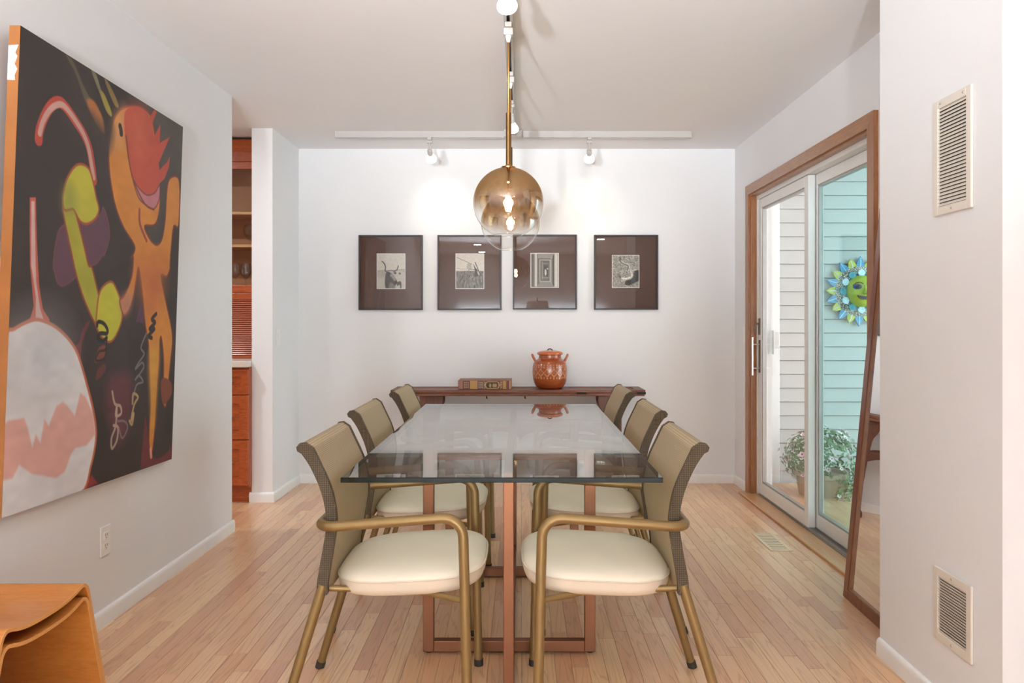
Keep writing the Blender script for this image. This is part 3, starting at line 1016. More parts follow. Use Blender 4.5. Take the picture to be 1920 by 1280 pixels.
def se_ring(d, z, n=44, cx=0.0935, a=0.2185, bb=0.236, p=3.4):
    ring = []
    for k in range(n):
        th = 2 * PI * k / n
        c, s = math.cos(th), math.sin(th)
        x = cx + (a - d) * math.copysign(abs(c) ** (2 / p), c)
        y = (bb - d) * math.copysign(abs(s) ** (2 / p), s)
        y *= 0.955 + 0.045 * min(1, max(0, (x + 0.125) / 0.25))
        ring.append((x, y, z + (x - 0.12) * 0.055))
    return ring


def make_chair():
    root = thing('armchair', 'armchair', 'chair', (0, 0, 0))
    br = MB().prism(OUT, (-0.222, 0.222), 'y').build('backrest', M['weave'], root, smooth=50)
    band = grow(OUT, 0.0025)
    for s in (-1, 1):
        MB().prism(band, (s * 0.219, s * 0.236), 'y').build('edge_band', M['weave_edge'], br, smooth=50)
    top = [se_ring(0.0, 0.456), se_ring(0.001, 0.461), se_ring(0.006, 0.468), se_ring(0.018, 0.475), se_ring(0.042, 0.481), se_ring(0.08, 0.485), se_ring(0.13, 0.4875), se_ring(0.19, 0.4885)]
    mb = MB().grid(top, True)
    mb.add(top[-1], [tuple(range(44))])
    mb.build('seat_cushion', M['cream'], root, smooth=80)
    low = [se_ring(0.045, 0.408), se_ring(0.020, 0.411), se_ring(0.007, 0.419), se_ring(0.001, 0.434), se_ring(0.0005, 0.4565)]
    mb = MB().grid(low, True)
    mb.add(low[0], [tuple(range(44))[::-1]])
    mb.build('seat_boxing', M['cream_low'], root, smooth=80)
    MB().tube(se_ring(-0.001, 0.4565) + [se_ring(-0.001, 0.4565)[0]], 0.0022, 6, False).build('seat_piping', M['cream_low'], root, smooth=80)
    r = 0.0142
    for s in (-1, 1):
        lg = MB().tube([(0.272, s * 0.262, 0.004), (0.262, s * 0.2635, 0.45)], r, 16).build('leg', M['chair_tube'], root, smooth=40)
        MB().tube([(0.2722, s * 0.262, 0.0), (0.272, s * 0.262, 0.022)], r + 0.0018, 16).build('foot_cap', M['rubber'], lg, smooth=40)
        lg = MB().tube([(-0.268, s * 0.243, 0.004), (-0.135, s * 0.226, 0.445)], [r * 0.95, r * 1.02], 16).build('leg', M['chair_tube'], root, smooth=40)
        MB().tube([(-0.2692, s * 0.2431, 0.0), (-0.2626, s * 0.2423, 0.022)], r + 0.0014, 16).build('foot_cap', M['rubber'], lg, smooth=40)
        MB().tube([(-0.125, s * 0.20, 0.425), (0.02, s * 0.17, 0.410), (0.14, s * 0.19, 0.410), (0.262, s * 0.262, 0.412)], 0.009, 10).build('seat_rail', M['chair_tube'], root, smooth=40)
    path = arc_path([(0.262, -0.2635, 0.45), (0.257, -0.264, 0.643), (-0.1435, -0.262, 0.612), (-0.1435, 0.262, 0.612), (0.257, 0.264, 0.643), (0.262, 0.2635, 0.45)], [0.055, 0.055, 0.055, 0.055], 9)
    MB().tube(path, r, 16).build('armrest', M['chair_tube'], root, smooth=40)
    MB().tube([(0.14, -0.19, 0.410), (0.14, 0.19, 0.410)], 0.009, 10).build('cross_rail', M['chair_tube'], root, smooth=40)
    return root


chair0 = make_chair()
spots = [
    (-0.4155, 2.355, 0, 'woven back armchair on the painting side of the table, nearest the plywood stools'),
    (-0.450, 3.130, 0, 'woven back armchair in the middle of the painting side of the table'),
    (-0.425, 3.905, 0, 'woven back armchair on the painting side of the table, nearest the console'),
    (0.317, 2.355, PI, 'woven back armchair on the sliding door side of the table, nearest the louvred grilles'),
    (0.350, 3.125, PI, 'woven back armchair in the middle of the sliding door side of the table'),
    (0.345, 3.905, PI, 'woven back armchair on the sliding door side of the table, nearest the console'),
]
for i, (x, y, rz, lab) in enumerate(spots):
    c = chair0 if i == 0 else copy_tree(chair0)
    c.location = (x, y, 0)
    c.rotation_euler = (0, 0, rz)
    c['label'] = lab
    c['group'] = 'armchairs around the glass table'

# ------------------------------------------------------------------ console table
CX0, CX1, CY0, CY1, CZ = -0.893, 0.858, 5.235, 5.535, 0.708
con = thing('console_table', 'long narrow aged dark wood console against the end wall', 'console', ((CX0 + CX1) / 2, (CY0 + CY1) / 2, 0))
kx, ky = -(CX0 + CX1) / 2, -(CY0 + CY1) / 2


def cpart(name, mb, m, parent=con, **kw):
    mb.v = [(x + kx, y + ky, z) for x, y, z in mb.v]
    return mb.build(name, m, parent, **kw)


ew = 0.065
cpart('under_lip', MB().rbox(CX0 + 0.004, CX1 - 0.004, CY0 + 0.004, CY1, CZ - 0.042, CZ - 0.021, 0.004), M['console'])
cpart('end_cap', MB().rbox(CX0, CX0 + ew, CY0, CY1, CZ - 0.020, CZ, 0.003), M['console_v'])
cpart('end_cap', MB().rbox(CX1 - ew, CX1, CY0, CY1, CZ - 0.020, CZ, 0.003), M['console_v'])
xa, xb = CX0 + ew + 0.001, CX1 - ew - 0.001
cpart('front_board', MB().rbox(xa, xb, CY0, CY0 + 0.095, CZ - 0.020, CZ - 0.0005, 0.003), M['console'])
cpart('back_board', MB().rbox(xa, xb, CY1 - 0.07, CY1, CZ - 0.020, CZ - 0.0005, 0.003), M['console'])
cuts = [xa, xa + 0.06, 0.27, 0.35, xb]
for i in range(4):
    cpart('panel_board', MB().rbox(cuts[i] + 0.0008, cuts[i + 1] - 0.0008, CY0 + 0.0965, CY1 - 0.0715, CZ - 0.020, CZ - (0.004 if i % 2 else 0.001), 0.003), M['console'])
cpart('iron_strap', MB().rbox(0.385, 0.455, CY0 - 0.003, CY0 + 0.004, CZ - 0.028, CZ - 0.016, 0.001), M['iron'])
cpart('iron_strap', MB().rbox(CX1 - 0.055, CX1 + 0.002, CY0 - 0.003, CY0 + 0.004, CZ - 0.030, CZ - 0.014, 0.001), M['iron'])
for x in (-0.235, 0.03):
    cpart('iron_pin', MB().tube([(x, CY0 + 0.03, CZ - 0.04), (x, CY0 + 0.028, CZ - 0.056), (x + 0.006, CY0 + 0.024, CZ - 0.06)], 0.004, 8), M['iron'])


def leg_outline(x0, x1, inner):
    """slab leg with a scrolled bracket on the inner side"""
    s = 1 if inner > 0 else -1
    xo, xi = (x0, x1) if s > 0 else (x1, x0)
    prof = spline([(xi + s * 0.045, CZ - 0.042), (xi + s * 0.040, 0.60), (xi + s * 0.012, 0.55), (xi + s * 0.004, 0.50), (xi, 0.40), (xi, 0.20), (xi + s * 0.006, 0.08), (xi + s * 0.03, 0.03), (xi + s * 0.03, 0.0)], 3)
    return [(xo, 0.0), (xo, CZ - 0.042)] + prof


cpart('leg', MB().prism(leg_outline(-0.700, -0.585, 1), (CY0 + 0.05, CY0 + 0.09), 'y'), M['console_v'])
cpart('leg', MB().prism(leg_outline(-0.700, -0.585, 1), (CY1 - 0.09, CY1 - 0.05), 'y'), M['console_v'])
cpart('leg', MB().prism(leg_outline(0.585, 0.700, -1), (CY0 + 0.05, CY0 + 0.09), 'y'), M['console_v'])
cpart('leg', MB().prism(leg_outline(0.585, 0.700, -1), (CY1 - 0.09, CY1 - 0.05), 'y'), M['console_v'])
# arched stretcher between the legs
up, dn = [], []
N = 60
for k in range(N + 1):
    x = -0.585 + 1.17 * k / N
    ph = (x + 0.585) / 1.17 * 4
    up.append((x, 0.435 + 0.035 * abs(math.sin(PI * ph)) ** 0.7))
    dn.append((x, 0.345 + 0.06 * abs(math.sin(PI * ph)) ** 0.6))
cpart('stretcher', MB().prism(up + dn[::-1], (CY0 + 0.135, CY0 + 0.160), 'y'), M['console'])
for s in (-0.6425, 0.6425):
    cpart('side_rail', MB().rbox(s - 0.014, s + 0.014, CY0 + 0.09, CY1 - 0.09, 0.36, 0.43, 0.003), M['console'])

# ---- clay jar
jar = thing('lidded_jar', 'glazed terracotta lidded jar with pale diamond pattern on the console', 'jar', (0.207, 5.375, CZ))
jp = spline([(0.070, 0.0), (0.088, 0.006), (0.106, 0.03), (0.118, 0.065), (0.1225, 0.10), (0.1225, 0.135), (0.119, 0.165), (0.108, 0.19), (0.088, 0.205), (0.079, 0.215), (0.078, 0.236)], 6)
nth = 288
P, C = [], []
for (r, z) in jp:
    row = []
    for k in range(nth):
        th = 2 * PI * k / nth
        row.append((r * math.cos(th), r * math.sin(th), z))
        col = np.array((164.0, 76.0, 33.0)) * (0.9 + 0.2 * ((z * 37 + math.sin(3 * th) * 0.4) % 1 > 0.5) * 0.4)
        pale = np.array((224.0, 176.0, 124.0))
        s = th * 16 / (2 * PI)
        f = s - math.floor(s)
        if 0.088 < z < 0.142:
            v = (z - 0.115) / 0.026
            d = abs(abs(f - 0.5) * 2 + abs(v) - 1)
            if d < 0.10:
                col = pale
            elif abs(f - 0.5) * 2 + abs(v) < 0.35:
                col = np.array((150.0, 92.0, 44.0))
        for zc in (0.079, 0.152, 0.166, 0.228):
            s2 = th * 34 / (2 * PI)
            g2 = (s2 - math.floor(s2) - 0.5) * 2 * 0.0113
            d = math.hypot(g2, z - zc)
            if d < 0.0025:
                col = np.array((70.0, 36.0, 26.0))
            elif d < 0.0052:
                col = pale * 0.94
        C.append(col)
    P.append(row)
mb = MB().grid(P, True)
mb.add(P[0], [tuple(range(nth))[::-1]])
C += C[:nth]
o = mb.build('body', M['clay'], jar, smooth=60)
set_paint(o.data, np.array(C))
lidp = [(0.0, 0.236), (0.080, 0.236), (0.090, 0.240), (0.092, 0.247), (0.088, 0.255), (0.070, 0.262), (0.035, 0.266), (0.0, 0.267)]
o = MB().lathe(lidp, 48, cap=False).build('lid', M['clay'], jar, smooth=50)
set_paint(o.data, np.array([(192, 100, 48)] * len(o.data.vertices), float))
hd = MB().tube(spline([(-0.020, 0, 0.264), (-0.012, 0, 0.274), (0, 0, 0.278), (0.012, 0, 0.274), (0.020, 0, 0.264)], 4), 0.0035, 8).build('lid_handle', M['iron'], o, smooth=60)
for s in (-1, 1):
    o = MB().tube(spline([(s * 0.100, -0.020, 0.188), (s * 0.112, -0.018, 0.210), (s * 0.122, -0.008, 0.232), (s * 0.124, 0.004, 0.236), (s * 0.118, 0.016, 0.218), (s * 0.100, 0.020, 0.188)], 5), 0.008, 10).build('handle', M['clay'], jar, smooth=60)
    set_paint(o.data, np.array([(186, 94, 44)] * len(o.data.vertices), float))

# ---- old book lying on its side
BW, BT, BD = 0.372, 0.062, 0.20
book = thing('old_book', 'thick old leather book with ornate spine lying on the console', 'book', (-0.247, 5.29, CZ))
MB().rbox(-BW / 2, BW / 2, 0.006, BD, 0.0, 0.004, 0.0015).rbox(-BW / 2, BW / 2, 0.006, BD, BT - 0.004, BT, 0.0015).rbox(-BW / 2, BW / 2, 0.002, 0.010, 0.0, BT, 0.003).build('cover', M['leather'], book)
MB().box(-BW / 2 + 0.006, BW / 2 - 0.006, 0.011, BD - 0.006, 0.0045, BT - 0.0045).build('page_block', M['pages'], book)


def nrm(P, x0, y0, w, h):
    return [((x - x0) / w, (y - y0) / h) for x, y in P]


sp = []
rd, gd, bk, tn = (120, 66, 54), (176, 132, 66), (50, 36, 34), (190, 160, 116)


def srect(c, x0, x1, y0=560, y1=690, soft=0.02):
    sp.append(('p', c, soft, None, 0, 0, nrm([(x0, y0), (x1, y0), (x1, y1), (x0, y1)], 150, 560, 770, 130)))


srect((146, 96, 76), 150, 920)
srect((104, 62, 52), 205, 320)
srect(gd, 322, 405)
srect((96, 70, 62), 425, 520)
srect((92, 52, 44), 525, 760)
srect((104, 60, 50), 762, 795)
srect(gd, 798, 838)
srect((112, 58, 50), 845, 890)
srect(tn, 893, 903)
for x in (200, 320, 408, 420, 522, 762, 842):
    srect(tn, x, x + 5)
sp.append(('p', bk, 0.02, gd, 0.05, 0, nrm([(530, 625), (570, 575), (715, 575), (755, 625), (715, 682), (570, 682)], 150, 560, 770, 130)))
for cx in (610, 660, 690):
    sp.append(('p', (170, 130, 80), 0.05, None, 0, 1, nrm([(cx - 18, 640), (cx, 600), (cx + 20, 625), (cx + 8, 670)], 150, 560, 770, 130)))
for cx in (240, 262, 290, 450, 475, 495, 545, 735, 778):
    for cy in (590, 625, 660):
        sp.append(('p', tn, 0.04, None, 0, 1, nrm([(cx - 8, cy), (cx, cy - 12), (cx + 8, cy), (cx, cy + 12)], 150, 560, 770, 130)))
img = raster(sp, 220, 40, 770 / 130, (128, 80, 64))
picture('spine', img, BW - 0.006, BT - 0.004, M['book'], book, (-BW / 2 + 0.003, 0.0012, 0.002))

# ------------------------------------------------------------------ framed photographs
YF = YB - 0.026


def grey(shapes, nu, nv, base, seed, amp=14):
    img = raster(shapes, nu, nv, nu / nv, base)
    img *= (1 + (value_noise(nv, nu, nv // 2, nu // 2, seed) - 0.5) * amp / 128.0)[..., None]
    return img


def g3(v):
    return (v, v * 0.965, v * 0.905)


def ph1():
    z = (308, 303, 347, 432)
    S = []

    def p(c, P, s=0.01, sm=1):
        S.append(('p', g3(c), s, None, 0, sm, nrm(P, *z)))

    def l(c, P, w, s=0.006):
        S.append(('l', g3(c), s, None, w, 1, nrm(P, *z)))
    p(178, [(300, 515), (660, 500), (660, 745), (300, 745)], 0.02, 0)
    p(196, [(300, 600), (420, 590), (420, 745), (300, 745)], 0.06, 0)
    l(120, [(300, 516), (420, 512), (560, 505), (660, 498)], 0.006)
    p(196, [(520, 525), (570, 512), (640, 530), (652, 600), (655, 740), (560, 740), (535, 640)])
    p(66, [(416, 545), (450, 528), (490, 552), (535, 610), (560, 648), (548, 684), (520, 712), (470, 740), (420, 740), (404, 668)])
    p(150, [(450, 560), (500, 560), (548, 640), (520, 640), (490, 600)], 0.02)
    p(120, [(455, 690), (480, 660), (520, 690), (525, 740), (455, 740)], 0.02)
    p(56, [(425, 560), (445, 535), (470, 545), (465, 575), (440, 580)])
    p(60, [(515, 540), (535, 528), (550, 542), (535, 558)])
    p(72, [(578, 545), (592, 535), (605, 550), (592, 564)])
    p(44, [(525, 650), (545, 640), (560, 660), (545, 680)])
    p(70, [(560, 660), (605, 650), (610, 735), (596, 735), (590, 690), (560, 705)])
    l(40, [(368, 396), (398, 426), (412, 470), (408, 512), (432, 530)], 0.014)
    l(46, [(518, 524), (550, 508), (566, 480), (572, 450)], 0.013)
    l(70, [(440, 518), (480, 510), (520, 520)], 0.008)
    return grey(S, 100, 125, g3(214), 1)


def ph2():
    z = (1290, 300, 345, 435)
    S = []

    def p(c, P, s=0.01, sm=1):
        S.append(('p', g3(c), s, None, 0, sm, nrm(P, *z)))

    def l(c, P, w, s=0.006):
        S.append(('l', g3(c), s, None, w, 0, nrm(P, *z)))
    p(118, [(1280, 518), (1450, 514), (1645, 516), (1645, 745), (1280, 745)], 0.01, 0)
    r = random.Random(4)
    for k in range(170):
        x, y = r.uniform(1292, 1633), r.uniform(525, 735)
        h = 10 + (y - 520) * 0.16
        l(r.choice((58, 70, 86, 150, 176)), [(x, y + h / 2), (x + r.uniform(-6, 6), y - h / 2)], 0.006)
    l(90, [(1298, 344), (1380, 380), (1450, 412), (1492, 430)], 0.006)
    l(150, [(1298, 478), (1340, 488), (1420, 494)], 0.005)
    p(178, [(1440, 414), (1476, 424), (1484, 490), (1424, 486)], 0.012)
    l(130, [(1435, 520), (1460, 492), (1520, 500)], 0.01)
    p(66, [(1508, 432), (1536, 478), (1566, 512), (1584, 560), (1540, 585), (1518, 560), (1524, 500)])
    p(200, [(1556, 516), (1580, 530), (1586, 566), (1566, 560)])
    l(60, [(1530, 408), (1552, 460), (1592, 560)], 0.011)
    return grey(S, 100, 125, g3(218), 2)


def ph3():
    z = (290, 285, 332, 412)
    S = []

    def rect(c, x0, y0, x1, y1, s=0.006):
        S.append(('p', g3(c), s, None, 0, 0, nrm([(x0, y0), (x1, y0), (x1, y1), (x0, y1)], *z)))
    rect(120, 290, 285, 622, 697)
    rect(206, 335, 285, 365, 690)
    rect(90, 300, 300, 318, 690)
    rect(214, 575, 290, 615, 695)
    rect(104, 365, 300, 575, 690)
    rect(150, 375, 290, 560, 345)
    S.append(('p', g3(140), 0.01, None, 0, 0, nrm([(365, 690), (400, 630), (525, 630), (575, 690)], *z)))
    rect(180, 392, 360, 528, 634)
    rect(92, 403, 372, 516, 622)
    rect(150, 420, 385, 432, 605)
    rect(120, 432, 400, 506, 600)
    rect(80, 440, 420, 500, 575)
    rect(60, 446, 440, 496, 570)
    rect(196, 480, 465, 500, 482)
    S.append(('p', g3(210), 0.01, None, 0, 1, nrm([(458, 480), (475, 490), (478, 540), (462, 560), (455, 530)], *z)))
    rect(160, 420, 572, 500, 578)
    rect(170, 530, 330, 540, 660)
    rect(60, 556, 310, 570, 680)
    return grey(S, 100, 125, g3(120), 3)


def ph4():
    z = (1282, 307, 310, 390)
    S = []
    r = random.Random(9)
    for k in range(420):
        x, y, a = r.uniform(1275, 1600), r.uniform(300, 705), r.uniform(0, PI)
        d = r.uniform(5, 13)
        S.append(('l', g3(r.choice((60, 84, 110, 190, 210, 224))), 0.006, None, 0.006, 0, nrm([(x, y), (x + d * math.cos(a), y + d * math.sin(a))], *z)))
    S.append(('p', g3(46), 0.012, None, 0, 1, nrm([(1545, 490), (1600, 480), (1600, 600), (1545, 640), (1480, 670), (1430, 660), (1440, 615), (1500, 600), (1530, 550)], *z)))
    S.append(('l', g3(70), 0.008, None, 0.022, 1, nrm([(1372, 330), (1376, 375), (1420, 405), (1465, 425), (1470, 470), (1455, 510)], *z)))
    S.append(('l', g3(214), 0.006, None, 0.014, 1, nrm([(1380, 370), (1420, 400), (1470, 418), (1478, 465), (1460, 505)], *z)))
    S.append(('l', g3(224), 0.006, None, 0.028, 1, nrm([(1370, 560), (1400, 585), (1450, 590), (1500, 570), (1512, 535), (1500, 510)], *z)))
    S.append(('l', g3(200), 0.006, None, 0.014, 1, nrm([(1490, 490), (1540, 485), (1592, 478)], *z)))
    S.append(('p', g3(90), 0.01, None, 0, 1, nrm([(1350, 540), (1385, 560), (1380, 590), (1360, 575)], *z)))
    return grey(S, 100, 125, g3(150), 5, 60)


def framed(x0, z0, w, h, img, box, label):
    """box: print rectangle as fractions from the top left"""
    root = thing('framed_photograph', label, 'picture', (x0 + w / 2, YB, z0), 0, 'row of framed photographs on the end wall')
    fw = 0.011
    f = MB()
    y0, y1 = -0.026, -0.0005
    f.rbox(-w / 2, -w / 2 + fw, y0, y1, 0, h, 0.0015)
    f.rbox(w / 2 - fw, w / 2, y0, y1, 0, h, 0.0015)
    f.rbox(-w / 2 + fw, w / 2 - fw, y0, y1, 0, fw, 0.0015)
    f.rbox(-w / 2 + fw, w / 2 - fw, y0, y1, h - fw, h, 0.0015)
    f.build('frame', M['black_frame'], root)
    MB().box(-w / 2 + fw, w / 2 - fw, -0.012, -0.004, fw, h - fw).build('mat_board', M['mat'], root)
    u0, u1, v0, v1 = box
    pw, ph = (u1 - u0) * w, (v1 - v0) * h
    px, pz = -w / 2 + u0 * w, h - v1 * h
    bd = MB().box(px - 0.004, px + pw + 0.004, -0.0132, -0.0121, pz - 0.004, pz + ph + 0.004).build('print_border', M['plastic'], root)
    picture('print', img, pw, ph, M['print'], root, (px, -0.0136, pz))
    MB().box(-w / 2 + fw, w / 2 - fw, -0.0185, -0.0165, fw, h - fw).build('picture_glass', M['glazing'], root)
    return root


s_ = 5.55 / FPX
for x0, yb_, img, box, lab in (
        (672, 581, ph1(), (0.29, 0.72, 0.25, 0.71), 'dark framed black and white photograph of a longhorn cow standing'),
        (820, 581, ph2(), (0.29, 0.72, 0.25, 0.71), 'dark framed black and white photograph of a grassy field and wire'),
        (961.5, 580, ph3(), (0.285, 0.71, 0.25, 0.70), 'dark framed black and white photograph of a receding corridor'),
        (1114, 580.5, ph4(), (0.29, 0.70, 0.275, 0.70), 'dark framed black and white photograph of bent horns on rough ground')):
    framed((x0 - 976) * s_, CAM_H + (603 - yb_) * s_, 0.467, 0.545, img, box, lab)

# ------------------------------------------------------------------ large painting
PWD, PHT = 1.135, 1.515
pt = thing('large_painting', 'large unframed abstract painting of orange figure and white bulb', 'painting', (-1.5825, 2.325, 0.578))
pt.rotation_mode = 'QUATERNION'
pt.rotation_quaternion = (Matrix.Rotation(PI / 2, 4, 'Z') @ Matrix.Rotation(0.0245, 4, 'X') @ Matrix.Rotation(0.021, 4, 'Y')).to_quaternion()
nu, nv = 420, 600
basei = np.zeros((nv, nu, 3)) + np.array((54.0, 44.0, 42.0))
basei[...] *= (0.86 + 0.28 * value_noise(nv, nu, 9, 7, 21))[..., None]
img = raster(PAINTING, nu, nv, PWD / PHT, basei, True)
img = 0.97 * (img * 0.88 + img.mean(-1, keepdims=True) * 0.12)
br_ = 0.55 * value_noise(nv, nu, 60, 24, 22) + 0.45 * value_noise(nv, nu, 14, 12, 23)
img *= (0.945 + 0.11 * br_)[..., None]
picture('canvas', img, PWD, PHT, M['canvas'], pt, (0, -0.0006, 0))
sb = MB().box(0, PWD, 0, 0.034, 0, PHT).build('stretcher_edge', M['canvas_side'], pt)
MB().prism([(0.010, 1.345), (0.034, 1.345), (0.0335, 1.452), (0.003, 1.455), (0.012, 1.43), (0.005, 1.42), (0.013, 1.395), (0.004, 1.38), (0.012, 1.36)], (-0.0012, -0.0002), 'x').build('white_drip', M['plastic'], sb)

# ------------------------------------------------------------------ track lighting and pendants
TRX, TRY = -0.050, 5.07
trk = thing('lighting_track', 'white T shaped lighting track screwed to the ceiling', 'light track', (TRX, TRY, ZC))


def at(mb, x, y, z):
    mb.v = [(a + x, b_ + y, c + z) for a, b_, c in mb.v]
    return mb


def rail_cross(w=0.036, h=0.042):
    return [(-w / 2, 0), (-w / 2, -h), (-w / 2 + 0.011, -h), (-w / 2 + 0.011, -h + 0.012), (w / 2 - 0.011, -h + 0.012), (w / 2 - 0.011, -h), (w / 2, -h), (w / 2, 0)]


x0, x1 = -1.227 - TRX, 1.131 - TRX
MB().prism(rail_cross(), (x0 + 0.004, -0.06), 'x').build('cross_rail', M['track'], trk)
MB().prism(rail_cross(), (0.06, x1 - 0.004), 'x').build('cross_rail', M['track'], trk)
MB().prism(rail_cross(), (-4.3, -0.06), 'y').build('long_rail', M['track'], trk)
MB().rbox(-0.06, 0.06, -0.06, 0.020, -0.046, 0, 0.004).build('junction_box', M['track'], trk)
for x in (x0, x1):
    MB().rbox(x - 0.004, x + 0.004, -0.020, 0.020, -0.044, 0, 0.002).build('end_cap', M['track'], trk)
for a, c in ((x0 + 0.01, -0.07), (0.07, x1 - 0.01)):
    MB().box(a, c, -0.006, 0.006, -0.0318, -0.0305).build('slot', M['iron'], trk)
MB().box(-0.006, 0.006, -4.28, -0.07, -0.0318, -0.0305).build('slot', M['iron'], trk)


def track_head(x, y, aim, label, power=TRACK_POWER, beam=66):
    root = thing('track_spotlight', label, 'spotlight', (x, y, ZC - 0.042), 0, 'spotlights on the ceiling track')
    MB().rbox(-0.013, 0.013, -0.030, 0.030, -0.018, 0.0, 0.003).rbox(-0.017, 0.017, -0.016, 0.016, -0.036, -0.018, 0.003).build('adapter', M['track'], root)
    MB().tube([(0, 0, -0.036), (0, 0, -0.075)], 0.007, 12).rbox(-0.012, 0.012, -0.012, 0.012, -0.082, -0.070, 0.003).build('stem', M['track'], root)
    d = (Vector(aim) - Vector((x, y, ZC - 0.14))).normalized()
    q = d.to_track_quat('-Z', 'Y').to_matrix().to_4x4()
    T = Matrix.Translation((0, 0, -0.092)) @ q
    neck = MB().lathe([(0.0165, -0.028), (0.0165, 0.012), (0.012, 0.018), (0, 0.018)], 24, cap=False)
    neck.v = [tuple(T @ Vector(v)) for v in neck.v]
    neck.build('socket', M['track'], root, smooth=40)
    bulb = MB().lathe([(0.0165, -0.026), (0.022, -0.036), (0.031, -0.050), (0.0365, -0.064), (0.036, -0.074)], 28, cap=False)
    bulb.v = [tuple(T @ Vector(v)) for v in bulb.v]
    bo = bulb.build('lamp', M['lamp_glass'], root, smooth=40)
    face = MB().lathe([(0.0, -0.082), (0.020, -0.081), (0.031, -0.078), (0.036, -0.074)], 28, cap=False)
    face.v = [tuple(T @ Vector(v)) for v in face.v]
    face.build('lens', M['lamp_face'], bo, smooth=60)
    L = bpy.data.lights.new('spot_beam', 'SPOT')
    L.energy = power
    L.color = (1.0, 0.88, 0.70)
    L.spot_size = math.radians(beam)
    L.spot_blend = 1.0
    L.shadow_soft_size = 0.03
    lo = bpy.data.objects.new('spot_beam', L)
    COL.objects.link(lo)
    lo.location = (x + d.x * 0.1, y + d.y * 0.1, ZC - 0.134 + d.z * 0.1)
    lo.rotation_euler = d.to_track_quat('-Z', 'Y').to_euler()
    return root


t = NT('lit_lamp_glass')
t.b.inputs['Base Color'].default_value = (0.9, 0.88, 0.84, 1)
t.b.inputs['Emission Color'].default_value = (1.0, 0.93, 0.82, 1)
t.b.inputs['Emission Strength'].default_value = 1.1
M['lamp_glass'] = t.m
track_head(-0.603, TRY, (-0.57, YB, 1.98), 'white track spotlight on the cross rail above the photograph of the field')
track_head(0.457, TRY, (0.50, YB, 1.98), 'white track spotlight on the cross rail above the photograph of bent horns')
track_head(TRX, 2.60, (0.1, YB, 1.0), 'white track spotlight on the long rail ahead of the pendants', 4, 110)
track_head(TRX, 4.23, (0.1, YB, 0.6), 'white track spotlight on the long rail behind the pendants', 9, 110)


def pendant(y, label):
    root = thing('globe_pendant', label, 'pendant lamp', (TRX, y, 1.665), 0, 'glass globe pendants over the table')
    z = ZC - 0.0428 - 1.665
    MB().rbox(-0.014, 0.014, -0.032, 0.032, z - 0.02, z, 0.003).rbox(-0.019, 0.019, -0.019, 0.019, z - 0.048, z - 0.02, 0.003).build('adapter', M['track'], root)
    MB().lathe([(0.006, z - 0.075), (0.012, z - 0.048)], 16).build('cord_grip', M['plastic'], root)
    MB().tube([(0, 0, 0.368), (0, 0, z - 0.07)], 0.0052, 12).build('thin_rod', M['brass'], root, smooth=40)
    MB().tube([(0, 0, 0.148), (0, 0, 0.368)], 0.0105, 16).build('stem', M['brass_dark'], root, smooth=40)
    MB().lathe([(0.0, 0.139), (0.027, 0.139), (0.029, 0.142), (0.029, 0.147), (0.014, 0.150), (0.0105, 0.156)], 32, cap=False).build('cap', M['brass'], root, smooth=40)
    Rg = 0.1445
    prof = []
    a0 = math.asin(0.058 / Rg)
    for k in range(41):
        a = a0 + (PI - 0.10 - a0) * k / 40
        prof.append((Rg * math.sin(a), -Rg * math.cos(a)))
    gl_ = MB().lathe(prof, 72, cap=False).build('globe', M['gold_glass'], root, smooth=80)
    rim = [(0.058 * math.cos(2 * PI * k / 48), 0.058 * math.sin(2 * PI * k / 48), prof[0][1]) for k in range(49)]
    MB().tube(rim, 0.0018, 8, False).build('globe_rim', M['drinking'], gl_, smooth=80)
    MB().lathe([(0.0, 0.055), (0.017, 0.055), (0.017, 0.09), (0.012, 0.098), (0.006, 0.139)], 24, cap=False).build('socket', M['brass'], root, smooth=40)
    bp = [(0.0, -0.045), (0.012, -0.043), (0.024, -0.034), (0.0295, -0.018), (0.029, 0.0), (0.024, 0.018), (0.017, 0.036), (0.0145, 0.055)]
    bu = MB().lathe(spline(bp, 4), 32, cap=False).build('bulb', M['bulb_glass'], root, smooth=80)
    fl = MB()
    for k in range(6):
        th = 2 * PI * k / 6
        fl.tube([(0.009 * math.cos(th), 0.009 * math.sin(th), 0.022), (0.011 * math.cos(th + 0.4), 0.011 * math.sin(th + 0.4), -0.018)], 0.0013, 6)
    fl.build('filament', M['filament'], bu)
    L = bpy.data.lights.new('bulb_glow', 'POINT')
    L.energy = BULB_POWER
    L.color = (1.0, 0.78, 0.5)
    L.shadow_soft_size = 0.02
    lo = bpy.data.objects.new('bulb_glow', L)
    COL.objects.link(lo)
    lo.location = (TRX, y, 1.665)
    return root


pendant(3.13, 'gold fading glass globe pendant nearer the plywood stools')
pendant(3.75, 'gold fading glass globe pendant nearer the end wall')

# ------------------------------------------------------------------ louvred wall grilles, outlets, switches


